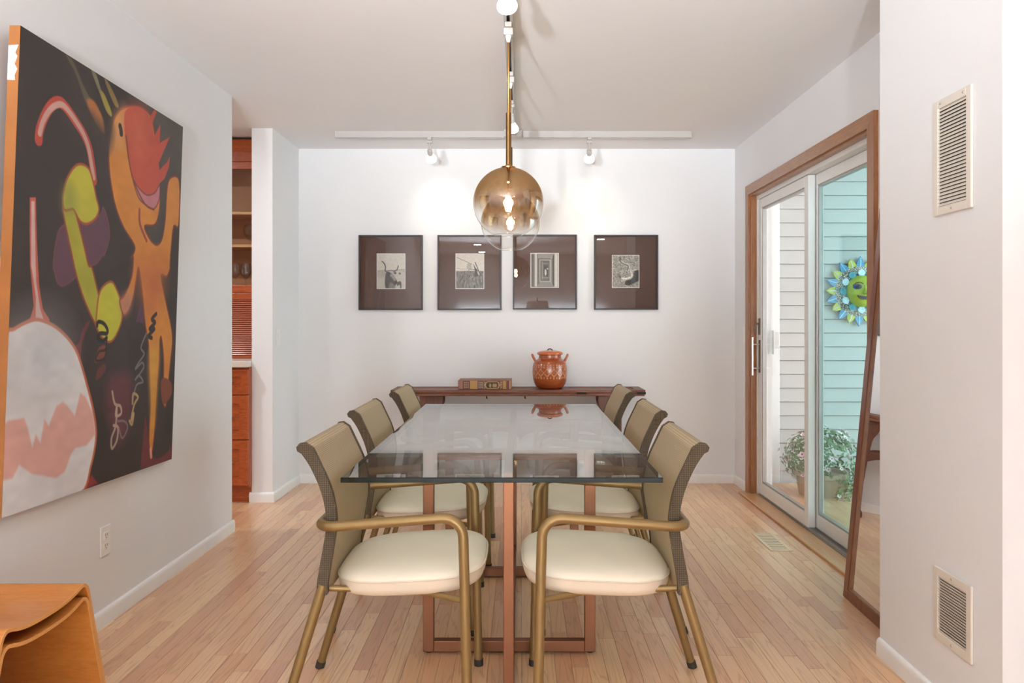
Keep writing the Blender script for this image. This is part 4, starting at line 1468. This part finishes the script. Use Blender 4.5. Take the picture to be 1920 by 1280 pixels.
def grille(z0, z1, y0, y1, ns, screws, label, sgn=1):
    """flat louvred grille on the projecting wall (faces -x)"""
    root = thing('wall_grille', label, 'vent', (XJ, (y0 + y1) / 2, z0), 0, 'louvred grilles on the projecting wall')
    w, h, bdr, t_ = y1 - y0, z1 - z0, 0.026, 0.009
    f = MB()
    f.rbox(-t_, -0.0005, -w / 2, -w / 2 + bdr, 0, h, 0.003).rbox(-t_, -0.0005, w / 2 - bdr, w / 2, 0, h, 0.003)
    f.rbox(-t_, -0.0005, -w / 2 + bdr - 0.002, w / 2 - bdr + 0.002, 0, bdr, 0.003).rbox(-t_, -0.0005, -w / 2 + bdr - 0.002, w / 2 - bdr + 0.002, h - bdr, h, 0.003)
    f.build('frame', M['ivory'], root)
    MB().box(-0.002, -0.0006, -w / 2 + bdr, w / 2 - bdr, bdr, h - bdr).build('backing', M['dark'], root)
    s = MB()
    pitch = (h - 2 * bdr) / ns
    for k in range(ns):
        zc = bdr + (k + 0.5) * pitch
        a, bb = (0.40 if sgn > 0 else 0.47) * pitch, 0.0007
        s.prism([(-0.0085, zc - sgn * a), (-0.0075, zc - sgn * (a + bb)), (-0.0025, zc + sgn * (a - bb)), (-0.0035, zc + sgn * a)], (-w / 2 + bdr, w / 2 - bdr), 'y')
    s.build('louvre_set', M['ivory'], root, kind='stuff')
    for (fy, fz) in screws:
        MB().lathe([(0.0042, -0.0012), (0.0036, 0.0008), (0, 0.0016)], 12, cap=False)
        sc_ = MB().lathe([(0.0042, -0.0005), (0.0036, 0.0012), (0.0, 0.0018)], 12, cap=False)
        sc_.v = [(-t_ - z, fy * w + x, fz + y) for x, y, z in sc_.v]
        sc_.build('screw', M['steel'], root, smooth=40)
    return root


def yj(px):
    return FPX * XJ / (px - 976)


y0g, y1g = yj(1826.5), yj(1755)
grille(1.497, 1.844, y0g, y1g, 28, ((-0.30, 0.334), (0.30, 0.334), (0, 0.013)), 'tall ivory louvred return air grille high on the projecting wall')
grille(0.216, 0.436, y0g, y1g, 20, ((0.0, 0.207), (0, 0.013)), 'small ivory louvred vent grille low on the projecting wall', -1)


def outlet(loc, rotz, label, kind='outlet'):
    """plate in local xz, faces -y"""
    root = thing('wall_outlet' if kind == 'outlet' else 'light_switch', label, kind if kind == 'outlet' else 'switch', loc, rotz)
    MB().rbox(-0.035, 0.035, -0.006, -0.0003, -0.058, 0.058, 0.003).build('plate', M['plastic'], root)
    if kind == 'outlet':
        for z in (-0.020, 0.020):
            MB().rbox(-0.017, 0.017, -0.008, -0.005, z - 0.014, z + 0.014, 0.005).build('socket_face', M['plastic'], root)
            s = MB()
            for x in (-0.0065, 0.0065):
                s.box(x - 0.0012, x + 0.0012, -0.0084, -0.0075, z - 0.002, z + 0.008)
            s.tube([(0, -0.0084, z - 0.008), (0, -0.0075, z - 0.008)], 0.0024, 10)
            s.build('slots', M['dark'], root)
    else:
        MB().rbox(-0.0165, 0.0165, -0.0085, -0.005, -0.033, 0.033, 0.002).build('rocker', M['plastic'], root)
    return root


yo = 0.5 * (FPX * 1.62 / 789 + FPX * 1.62 / 772)
outlet((XL, yo, CAM_H - (1013 - 603) * yo / FPX), PI / 2, 'white double outlet on the wall below the large painting')
outlet((XL, 5.09, 1.073), PI / 2, 'white rocker light switch on the short wall by the cabinets', 'switch')
outlet((-1.328, YB, 0.36), 0, 'white outlet low on the end wall behind the painting side chairs')
outlet((1.112, YB, 0.36), 0, 'white outlet low on the end wall behind the door side chairs')
outlet((XR, 5.31, 1.085), -PI / 2, 'white rocker light switch beside the oak door casing', 'switch')

# ------------------------------------------------------------------ floor register
rg = thing('floor_register', 'flush pale floor register with narrow slots before the sliding door', 'vent', (1.235, 4.13, 0))
rg.location = (1.342, 4.078, 0.0)
RW, RL = 0.116, 0.33
f = MB()
f.rbox(-RW / 2, -RW / 2 + 0.018, -RL / 2, RL / 2, 0.0002, 0.004, 0.0015).rbox(RW / 2 - 0.018, RW / 2, -RL / 2, RL / 2, 0.0002, 0.004, 0.0015)
f.rbox(-RW / 2 + 0.018, RW / 2 - 0.018, -RL / 2, -RL / 2 + 0.018, 0.0002, 0.004, 0.0015).rbox(-RW / 2 + 0.018, RW / 2 - 0.018, RL / 2 - 0.018, RL / 2, 0.0002, 0.004, 0.0015)
f.build('frame', M['register'], rg)
MB().box(-RW / 2 + 0.016, RW / 2 - 0.016, -RL / 2 + 0.016, RL / 2 - 0.016, 0.0002, 0.0008).build('opening', M['dark'], rg)
n = 10
pit = (RL - 0.036) / n
sl = bpy.data.meshes.new('slat')
tmp = MB().rbox(-RW / 2 + 0.017, RW / 2 - 0.017, -0.31 * pit, 0.31 * pit, 0.0009, 0.0038, 0.0008)
sl.from_pydata(tmp.v, [], tmp.f)
sl.materials.append(M['register'])
for k in range(n):
    o = bpy.data.objects.new('slat', sl)
    COL.objects.link(o)
    o.location = (0, -RL / 2 + 0.018 + (k + 0.5) * pit, 0)
    o.parent = rg

# ------------------------------------------------------------------ leaning mirror
th = math.asin(0.155 / 1.667)
mir = thing('leaning_mirror', 'tall wood framed mirror leaning on the wall beside the sliding door', 'mirror', (1.375, 3.0, 0.003))
mir.rotation_euler = (0, th, -0.030)
mw, mh, fw = 0.545, 1.667, 0.040
ymid = 0.0


def mbar(name, poly):
    MB().prism(poly, (0.0, 0.026), 'x').build(name, M['mirror_wood'], mir)


a, c = -mw / 2, mw / 2
MBI = [(a + fw, fw), (c - fw, fw), (c - fw, mh - fw), (a + fw, mh - fw)]
MBO = [(a, 0), (c, 0), (c, mh), (a, mh)]
for i in range(4):
    j = (i + 1) % 4
    mbar('frame_bar', [MBO[i], MBO[j], MBI[j], MBI[i]])
MB().box(0.012, 0.016, a + fw - 0.004, c - fw + 0.004, fw - 0.004, mh - fw + 0.004).build('mirror_glass', M['mirror'], mir)
MB().box(0.017, 0.025, a + fw - 0.006, c - fw + 0.006, fw - 0.006, mh - fw + 0.006).build('back_panel', M['mirror_wood'], mir)
bd = MB()
for i in range(4):
    j = (i + 1) % 4
    k = 0.006
    p0, p1 = MBI[i], MBI[j]
    cxm, czm = 0.0, mh / 2
    q = [(p0[0] + math.copysign(k, cxm - p0[0]), p0[1] + math.copysign(k, czm - p0[1])), (p1[0] + math.copysign(k, cxm - p1[0]), p1[1] + math.copysign(k, czm - p1[1]))]
    bd.prism([p0, p1, q[1], q[0]], (0.004, 0.012), 'x')
bd.build('inner_bead', M['oak_v'], mir)

# ------------------------------------------------------------------ two stacked plywood stools
SX0, SX1 = -1.590, -1.216


def stool(dz, label, y_in):
    root = thing('plywood_stool', label, 'stool', (-1.403, 1.965, 0), 0, 'nested plywood stools')
    yc = 1.965
    half = [(0.290, 0.0), (0.266, 0.10), (0.230, 0.24), (0.200, 0.36), (0.186, 0.415), (0.176 - y_in, 0.437), (0.160 - y_in, 0.448), (0.142 - y_in, 0.446), (0.118, 0.438), (0.085, 0.431), (0.045, 0.4275), (0.0, 0.4265)]
    prof = spline([(y, z * (0.410 / 0.448) + dz) for y, z in half], 5)
    full = prof + [(-y, z) for y, z in prof[::-1][1:]]
    tck = 0.0094
    pts = [Vector(p) for p in full]
    inn = []
    for i, p in enumerate(pts):
        t = (pts[min(i + 1, len(pts) - 1)] - pts[max(i - 1, 0)]).normalized()
        nrm_ = Vector((-t.y, t.x))
        inn.append(p + nrm_ * tck)
    w = (SX1 - SX0) / 2
    m = MB()
    n = len(pts)
    for X in (-w, w):
        for L in (pts, inn):
            m.v += [(X, p.x, max(p.y, 0.0)) for p in L]
    # index blocks: A outer(-w), B inner(-w), C outer(w), D inner(w)
    A, B_, Cc, D = 0, n, 2 * n, 3 * n
    for i in range(n - 1):
        m.f += [(A + i, Cc + i, Cc + i + 1, A + i + 1), (B_ + i, B_ + i + 1, D + i + 1, D + i)]
        m.s += [0, 0]
        m.f += [(A + i, A + i + 1, B_ + i + 1, B_ + i), (Cc + i, D + i, D + i + 1, Cc + i + 1)]
        m.s += [1, 1]
    m.f += [(A, B_, D, Cc), (A + n - 1, Cc + n - 1, D + n - 1, B_ + n - 1)]
    m.s += [1, 1]
    shell = MB()
    shell.v, shell.f, shell.s = m.v, [f_ for f_, s in zip(m.f, m.s) if s == 0], [0] * sum(1 for s in m.s if s == 0)
    # seat with its legs is one bent sheet; the pale cut edge is a part of its own
    shell.f += [(A, B_, D, Cc), (A + n - 1, Cc + n - 1, D + n - 1, B_ + n - 1)]
    shell.s += [0, 0]
    so = shell.build('bent_shell', M['ply'], root, smooth=40)
    for X, (o0, o1) in ((-w, (A, B_)), (w, (Cc, D))):
        e = MB()
        s = math.copysign(1, X)
        for L in (pts, inn):
            e.v += [(X, p.x, max(p.y, 0.0)) for p in L]
        for L in (pts, inn):
            e.v += [(X + s * 0.0015, p.x, max(p.y, 0.0)) for p in L]
        for i in range(n - 1):
            e.f += [(2 * n + i, 2 * n + i + 1, 3 * n + i + 1, 3 * n + i), (i, i + 1, 2 * n + i + 1, 2 * n + i), (n + i, n + i + 1, 3 * n + i + 1, 3 * n + i)]
        e.s = [0] * len(e.f)
        e.build('cut_edge', M['ply_edge'], so, smooth=40)
    return root


stool(0.0, 'bent plywood stool, the lower of the nested pair by the painting wall', 0.0)
stool(0.038, 'bent plywood stool, the upper of the nested pair by the painting wall', 0.0)

# ------------------------------------------------------------------ kitchen cabinets
KX1 = XL - 0.138
KX0 = KX1 - 0.302


def drawer(parent, x0, x1, y, z0, z1, hz):
    fr = MB()
    bw = 0.055 if z1 - z0 > 0.2 else 0.045
    o_ = [(x0, z0), (x1, z0), (x1, z1), (x0, z1)]
    i_ = [(x0 + bw, z0 + bw), (x1 - bw, z0 + bw), (x1 - bw, z1 - bw), (x0 + bw, z1 - bw)]
    for k in range(4):
        j = (k + 1) % 4
        fr.prism([o_[k], o_[j], i_[j], i_[k]], (y, y + 0.02), 'y')
    d = fr.build('drawer_front', M['cherry'], parent)
    MB().prism([(x0 + bw - 0.001, z0 + bw - 0.001), (x1 - bw + 0.001, z0 + bw - 0.001), (x1 - bw + 0.001, z1 - bw + 0.001), (x0 + bw - 0.001, z1 - bw + 0.001)], (y + 0.009, y + 0.018), 'y').build('drawer_panel', M['cherry'], d)
    xm = (x0 + x1) / 2
    MB().tube(arc_path([(xm - 0.05, y + 0.01, hz), (xm - 0.05, y - 0.024, hz), (xm + 0.05, y - 0.024, hz), (xm + 0.05, y + 0.01, hz)], 0.008, 5), 0.0045, 10).build('handle', M['steel'], d, smooth=40)


base = thing('drawer_cabinet', 'cherry wood base cabinet of three drawers in the kitchen opening', 'cabinet', (0, 0, 0))
base.location = ((KX0 + KX1) / 2, 5.2, 0)


def off_(mb, root):
    l = root.location
    mb.v = [(x - l.x, y - l.y, z - l.z) for x, y, z in mb.v]
    return mb


KY = 4.92
off_(MB().box(KX0, KX1, KY + 0.022, 5.57, 0.105, 0.882), base).build('carcass', M['cherry_v'], base)
off_(MB().box(KX0, KX1, KY + 0.075, 5.57, 0.0, 0.105), base).build('toe_kick', M['cherry'], base)
hx0, hx1 = KX0 + 0.002 - base.location.x, KX1 - 0.002 - base.location.x
dy = KY - base.location.y
drawer(base, hx0, hx1, dy, 0.708, 0.868, 0.792)
drawer(base, hx0, hx1, dy, 0.418, 0.702, 0.556)
drawer(base, hx0, hx1, dy, 0.122, 0.412, 0.267)
ct = MB().rbox(-3.0, KX1, KY - 0.022, 5.572, 0.883, 0.924, 0.004).build('countertop', M['counter'])
tag(ct, 'pale solid countertop over the cherry drawer cabinet', 'countertop')

UY = 5.235
upc = thing('glass_front_cabinet', 'tall cherry wall cabinet with glass door, shelves and tambour front', 'cabinet', (KX1 - 0.30, 5.4, 0.9245))
U = lambda mb: off_(mb, upc)
ux0, ux1 = KX1 - 0.60, KX1 - 0.001
U(MB().box(ux0, ux1, 5.555, 5.572, 0.925, 2.42)).build('back_panel', M['maple'], upc)
U(MB().box(ux0, ux0 + 0.018, UY + 0.02, 5.555, 0.925, 2.42).box(ux1 - 0.018, ux1, UY + 0.02, 5.555, 0.925, 2.42)).build('sides', M['maple'], upc)
U(MB().box(ux0 + 0.018, ux1 - 0.018, UY + 0.02, 5.555, 1.376, 1.394).box(ux0 + 0.018, ux1 - 0.018, UY + 0.02, 5.555, 2.29, 2.31)).build('inner_board', M['maple'], upc)
U(MB().prism([(UY - 0.035, 2.42), (UY - 0.03, 2.405), (UY - 0.012, 2.375), (UY + 0.004, 2.352), (UY + 0.004, 2.348), (UY + 0.05, 2.348), (UY + 0.05, 2.42)], (ux0, ux1), 'x')).build('crown_moulding', M['cherry'], upc)
U(MB().rbox(ux0, ux1, UY + 0.004, UY + 0.03, 2.277, 2.348, 0.002)).build('frieze', M['cherry'], upc)
for z in (1.692, 1.918):
    s = U(MB().box(ux0 + 0.018, ux1 - 0.018, UY + 0.035, 5.555, z, z + 0.018)).build('shelf', M['maple'], upc)
    U(MB().box(ux0 + 0.018, ux1 - 0.018, UY + 0.030, UY + 0.035, z, z + 0.018)).build('shelf_edge', M['shelf_edge'], s)
dr = U(MB().rbox(ux0 + 0.001, ux1 - 0.001, UY, UY + 0.02, 2.225, 2.274, 0.002).rbox(ux0 + 0.001, ux1 - 0.001, UY, UY + 0.02, 1.376, 1.428, 0.002).rbox(ux0 + 0.001, ux0 + 0.05, UY, UY + 0.02, 1.428, 2.225, 0.002).rbox(ux1 - 0.05, ux1 - 0.001, UY, UY + 0.02, 1.428, 2.225, 0.002)).build('door', M['cherry'], upc)
U(MB().box(ux0 + 0.05, ux1 - 0.05, UY + 0.008, UY + 0.012, 1.428, 2.225)).build('door_pane', M['pane'], dr)
U(MB().rbox(ux0, ux1, UY + 0.002, UY + 0.026, 1.328, 1.374, 0.002)).build('valance', M['cherry'], upc)
sl_ = MB()
z = 0.945
while z < 1.325:
    pts = [(UY + 0.014, z), (UY + 0.007, z + 0.003), (UY + 0.005, z + 0.0065), (UY + 0.007, z + 0.010), (UY + 0.014, z + 0.013)]
    sl_.prism(pts, (ux0 + 0.01, ux1 - 0.01), 'x')
    z += 0.0132
U(sl_).build('tambour', M['cherry'], upc, kind='stuff')
U(MB().rbox(ux0, ux1, UY + 0.002, UY + 0.022, 0.925, 0.945, 0.002)).build('tambour_rail', M['cherry'], upc)


def wine_glass(x, y, z, label):
    p = [(0.032, 0.0), (0.031, 0.002), (0.006, 0.006), (0.0038, 0.015), (0.0038, 0.078), (0.010, 0.086), (0.028, 0.105), (0.036, 0.130), (0.034, 0.165), (0.030, 0.190)]
    o = MB().lathe(spline(p, 2), 20, cap=False).build('wine_glass', M['drinking'], smooth=60)
    o.location = (x, y, z)
    tag(o, label, 'glass', 'glasses in the cabinet')


for k, (x, y) in enumerate(((-1.845, 5.33), (-1.92, 5.33), (-1.88, 5.42), (-1.955, 5.42), (-1.995, 5.33))):
    wine_glass(x, y, 1.3945, 'clear stemmed wine glass standing on the bottom of the cherry cabinet')
o = MB().lathe(spline([(0.03, 0.0), (0.008, 0.006), (0.005, 0.03), (0.03, 0.045), (0.055, 0.075), (0.062, 0.105), (0.055, 0.135), (0.046, 0.15)], 3), 28, cap=False).build('round_goblet', M['drinking'], smooth=60)
o.location = (-1.885, 5.36, 1.7105)
tag(o, 'round clear glass goblet alone on the upper shelf of the cherry cabinet', 'glass')

# ------------------------------------------------------------------ sun mask outside
sun = thing('sun_mask', 'colourful ceramic sun face with blue and yellow rays on the siding', 'wall mask', (2.492, 5.628, 1.400))
cb = {'blue': plain('glaze_blue', (62, 140, 184), 0.25, var=0.25, nscale=40, coat=0.5), 'yellow': plain('glaze_yellow', (188, 190, 62), 0.25, var=0.25, nscale=40, coat=0.5),
      'green': plain('glaze_lime', (166, 178, 44), 0.22, var=0.12, nscale=20, coat=0.5), 'teal': plain('glaze_teal', (56, 146, 160), 0.25, var=0.3, nscale=50, coat=0.5),
      'pale': plain('glaze_pale', (196, 222, 232), 0.25, var=0.15, nscale=50, coat=0.5), 'dark': plain('glaze_dark', (44, 40, 52), 0.4), 'brow': plain('glaze_brown', (116, 74, 44), 0.4), 'navy': plain('glaze_navy', (40, 88, 150), 0.3)}
t = NT('glaze_filigree')
vo = t.n('ShaderNodeTexVoronoi', feature='DISTANCE_TO_EDGE')
vo.inputs['Scale'].default_value = 85
t.l(t.n('ShaderNodeTexCoord').outputs['Object'], vo.inputs['Vector'])
t.l(t.ramp(vo.outputs['Distance'], [(0.06, lin((60, 58, 58))), (0.2, lin((222, 218, 206)))]), t.b.inputs['Base Color'])
t.b.inputs['Roughness'].default_value = 0.3
cb['fil'] = t.m
nray = 20
for k in range(nray):
    th_ = 2 * PI * k / nray + 0.02
    r0, r1 = 0.160, 0.258 if k % 2 == 0 else 0.246
    wd = 0.0305
    leaf = [(r0, -wd * 0.75), (r0 + 0.035, -wd), (r0 + 0.062, -wd * 0.68), (r1, 0), (r0 + 0.062, wd * 0.68), (r0 + 0.035, wd), (r0, wd * 0.75)]
    rot = [(a * math.sin(th_) + b2 * math.cos(th_), a * math.cos(th_) - b2 * math.sin(th_)) for a, b2 in leaf]
    m = MB().prism(rot, (-0.030, -0.012), 'y')
    ry_ = m.build('ray', cb['blue' if k % 2 == 0 else 'yellow'], sun)
    rib = [(a * math.sin(th_), a * math.cos(th_)) for a in (r0 + 0.01, r1 - 0.012)]
    MB().tube([(rib[0][0], -0.031, rib[0][1]), (rib[1][0], -0.030, rib[1][1])], 0.003, 6).build('ray_rib', cb['pale'], ry_)


def dome(rx, rz, y0, h, n=36, m=8, p=1.0, cx=0, cz=0):
    rows = []
    for i in range(m + 1):
        f_ = 1 - i / m
        row = []
        for k in range(n):
            a_ = 2 * PI * k / n
            row.append((cx + rx * f_ * math.cos(a_), y0 - h * math.sqrt(max(0, 1 - f_ ** 2)) ** p, cz + rz * f_ * math.sin(a_)))
        rows.append(row)
    mb = MB().grid(rows, True)
    back = [(x, 0.0 if y0 > -0.05 else y0 + 0.02, z) for x, y, z in rows[0]]
    mb.grid([back, rows[0]], True)
    return mb


dome(0.195, 0.195, -0.024, 0.030).build('filigree_ring', cb['fil'], sun, smooth=60)
for k in range(12):
    th_ = 2 * PI * k / 12
    r_ = 0.112
    pet = [(0.0, -0.014), (0.022, -0.028), (0.040, -0.020), (0.050, 0), (0.040, 0.020), (0.022, 0.028), (0.0, 0.014)]
    rot = [((r_ + a) * math.sin(th_) + b2 * math.cos(th_), (r_ + a) * math.cos(th_) - b2 * math.sin(th_)) for a, b2 in pet]
    MB().prism(rot, (-0.060, -0.045), 'y').build('petal', cb['teal' if k % 2 else 'pale'], sun)
dome(0.128, 0.132, -0.042, 0.022).build('petal_ring', cb['teal'], sun, smooth=60)
face = dome(0.108, 0.118, -0.056, 0.062, p=0.9).build('face', cb['green'], sun, smooth=60)
for s in (-1, 1):
    dome(0.034, 0.021, -0.106, 0.012, 20, 4, cx=s * 0.047, cz=0.030).build('eye_rim', cb['navy'], sun, smooth=60)
    dome(0.025, 0.014, -0.117, 0.006, 20, 4, cx=s * 0.047, cz=0.030).build('eye', cb['dark'], sun, smooth=60)
    MB().tube(spline([(s * 0.012, -0.117, 0.052), (s * 0.035, -0.113, 0.063), (s * 0.060, -0.104, 0.058), (s * 0.080, -0.092, 0.040)], 4), 0.0035, 6).build('brow', cb['brow'], sun, smooth=60)
nose = MB()
rows = []
for i, (z, w_, d_) in enumerate([(0.045, 0.008, 0.004), (0.02, 0.011, 0.014), (0.0, 0.016, 0.024), (-0.014, 0.024, 0.030), (-0.022, 0.020, 0.020), (-0.026, 0.008, 0.004)]):
    rows.append([(-w_, -0.110, z), (-w_ * 0.5, -0.114 - d_ * 0.8, z), (0, -0.114 - d_, z), (w_ * 0.5, -0.114 - d_ * 0.8, z), (w_, -0.110, z)])
nose.grid(rows).build('nose', cb['green'], sun, smooth=60)
lip = [(-0.058, -0.030), (-0.03, -0.036), (0, -0.039), (0.03, -0.036), (0.058, -0.030), (0.042, -0.052), (0.018, -0.063), (-0.018, -0.063), (-0.042, -0.052)]
MB().prism(spline(lip, 3, True), (-0.122, -0.085), 'y').build('lips', cb['brow'], sun)
MB().prism([(x * 0.82, -0.046 + (z + 0.046) * 0.66) for x, z in spline(lip, 3, True)], (-0.125, -0.121), 'y').build('mouth', cb['dark'], sun)

# ------------------------------------------------------------------ petunias in a planter on the deck
pl = thing('petunia_planter', 'planter of trailing pale pink and white petunias on the deck', 'potted plant', (2.06, 5.22, -0.12))
MB().lathe([(0.12, 0.0), (0.13, 0.01), (0.165, 0.24), (0.175, 0.245), (0.175, 0.275), (0.16, 0.275), (0.155, 0.25), (0.0, 0.25)], 36, cap=False).build('pot', M['pot'], pl, smooth=40)
r = random.Random(5)
lv, fl1, fl2, ey = MB(), MB(), MB(), MB()


def shell_pt():
    while True:
        a_, b_, c_ = r.uniform(-1, 1), r.uniform(-1, 1), r.uniform(-1, 1)
        d = math.sqrt(a_ * a_ + b_ * b_ + c_ * c_)
        if 0.3 < d <= 1:
            break
    k = r.uniform(0.72, 1.0) / d
    p = Vector((a_ * k * 0.27, b_ * k * 0.22, 0.37 + c_ * k * 0.21))
    n_ = Vector((a_ / 0.27, b_ / 0.22, c_ / 0.21)).normalized()
    if p.x > 0.0 and c_ < 0.2:
        p.z -= r.uniform(0, 0.22)
        p.x += 0.02
        p.y -= 0.03
    p.z = max(p.z, 0.03)
    return p, n_


for k in range(1500):
    p, n_ = shell_pt()
    u_ = n_.orthogonal().normalized()
    u_ = Matrix.Rotation(r.uniform(0, 2 * PI), 3, n_) @ u_
    v_ = n_.cross(u_)
    w_, l_ = r.uniform(0.006, 0.010), r.uniform(0.014, 0.024)
    q = [p - u_ * l_, p + v_ * w_ + n_ * 0.004, p + u_ * l_ + n_ * 0.006, p - v_ * w_ + n_ * 0.004]
    lv.add(q, [(0, 1, 2), (0, 2, 3)])
for k in range(150):
    p, n_ = shell_pt()
    p = p + n_ * 0.015
    n_ = (n_ + Vector((r.uniform(-.4, .4), -0.5 + r.uniform(-.4, .4), r.uniform(-.2, .5)))).normalized()
    u_ = n_.orthogonal().normalized()
    v_ = n_.cross(u_)
    R_ = r.uniform(0.013, 0.020)
    ring = [p + (u_ * math.cos(2 * PI * i / 10) + v_ * math.sin(2 * PI * i / 10)) * R_ * (1 if i % 2 else 0.84) + n_ * 0.006 for i in range(10)]
    T_ = fl1 if r.random() < 0.6 else fl2
    T_.add(ring + [p - n_ * 0.004], [(i, (i + 1) % 10, 10) for i in range(10)])
    ring = [p + (u_ * math.cos(2 * PI * i / 6) + v_ * math.sin(2 * PI * i / 6)) * R_ * 0.3 + n_ * 0.003 for i in range(6)]
    ey.add(ring, [tuple(range(6))])
lv.build('foliage', M['leaf'], pl, fix=False, kind='stuff')
fl1.build('pink_blossoms', M['petal'], pl, fix=False, kind='stuff')
fl2.build('white_blossoms', M['petal_white'], pl, fix=False, kind='stuff')
ey.build('blossom_eyes', M['petal_eye'], pl, fix=False, kind='stuff')

# ------------------------------------------------------------------ behind the camera: downlights, what the picture glass mirrors, added fill lamps


def downlight(x, y, label, power=CAN_POWER):
    root = thing('recessed_downlight', label, 'ceiling light', (x, y, ZC), 0, 'recessed downlights')
    MB().lathe([(0.062, -0.0005), (0.064, -0.006), (0.078, -0.006), (0.084, -0.0005)], 36, cap=False).build('trim_ring', M['plastic'], root, smooth=50)
    MB().lathe([(0.0, -0.004), (0.063, -0.004), (0.063, -0.001), (0.0, -0.001)], 36, cap=False).build('lens', M['can_face'], root)
    L = bpy.data.lights.new('downlight_beam', 'AREA')
    L.shape = 'DISK'
    L.size = 0.12
    L.energy = power
    L.color = (0.97, 0.97, 1.0)
    lo = bpy.data.objects.new('downlight_beam', L)
    COL.objects.link(lo)
    lo.location = (x, y, ZC - 0.012)
    return root


for x, y in ((1.22, -0.46), (-0.7, -1.3), (1.22, -2.2), (-0.7, -2.6)):  # first one shows in the picture glass, the other three are added fill
    downlight(x, y, 'round white recessed downlight of the partly added set in the living end ceiling')
for x, y in ((-2.6, 4.2), (-2.6, 2.4)):
    downlight(x, y, 'round white recessed downlight in the kitchen ceiling', KITCHEN_POWER)

lamp = thing('floor_lamp', 'brass floor lamp with pale tapered shade mirrored in the picture glass', 'lamp', (0.28, -1.6, 0))
MB().lathe([(0.14, 0.0), (0.14, 0.015), (0.02, 0.03), (0.0, 0.03)], 32, cap=False).build('base', M['brass'], lamp, smooth=40)
MB().tube([(0, 0, 0.03), (0, 0, 1.56)], 0.011, 12).build('pole', M['brass'], lamp, smooth=40)
MB().lathe([(0.24, 1.22), (0.17, 1.52), (0.168, 1.52), (0.238, 1.22)], 40, cap=False).build('lamp_shade', M['shade'], lamp, smooth=40)
MB().lathe([(0.0, 1.56), (0.012, 1.57), (0.0, 1.59)], 16, cap=False).build('finial', M['brass'], lamp, smooth=40)


def bounce_lamp(x, y, aim, label):
    """added, unseen lamp whose head is tipped up at the ceiling"""
    root = thing('bounce_fill_lamp', label, 'lamp', (x, y, 0))
    MB().lathe([(0.15, 0.0), (0.15, 0.015), (0.02, 0.03), (0.0, 0.03)], 32, cap=False).build('base', M['brass'], root, smooth=40)
    MB().tube([(0, 0, 0.03), (0, 0, 0.93)], 0.012, 12).build('pole', M['brass'], root, smooth=40)
    d = (Vector(aim) - Vector((x, y, 1.0))).normalized()
    q = Matrix.Translation((0, 0, 0.96)) @ d.to_track_quat('Z', 'Y').to_matrix().to_4x4()
    hd = MB().lathe([(0.0, -0.06), (0.05, -0.05), (0.10, 0.02), (0.14, 0.12), (0.137, 0.12), (0.097, 0.023), (0.047, -0.044), (0.0, -0.054)], 40, cap=False)
    hd.v = [tuple(q @ Vector(v)) for v in hd.v]
    hd.build('head', M['shade'], root, smooth=60)
    L = bpy.data.lights.new('bounce_fill', 'SPOT')  # strong spot added to bounce fill off the ceiling
    L.energy = BOUNCE_POWER
    L.color = (0.88, 0.945, 1.0)
    L.spot_size = math.radians(60)
    L.spot_blend = 1.0
    L.shadow_soft_size = 0.10
    lo = bpy.data.objects.new('bounce_fill', L)
    COL.objects.link(lo)
    lo.location = Vector((x, y, 0.96)) + d * 0.14
    lo.rotation_euler = d.to_track_quat('-Z', 'Y').to_euler()
    return root


bounce_lamp(-1.2, -2.2, (-0.5, 0.55, ZC), 'added bounce lamp with tipped up head in the corner of the painting wall')
bounce_lamp(-0.3, -2.5, (-0.2, 0.35, ZC), 'added bounce lamp with tipped up head before the added low window')
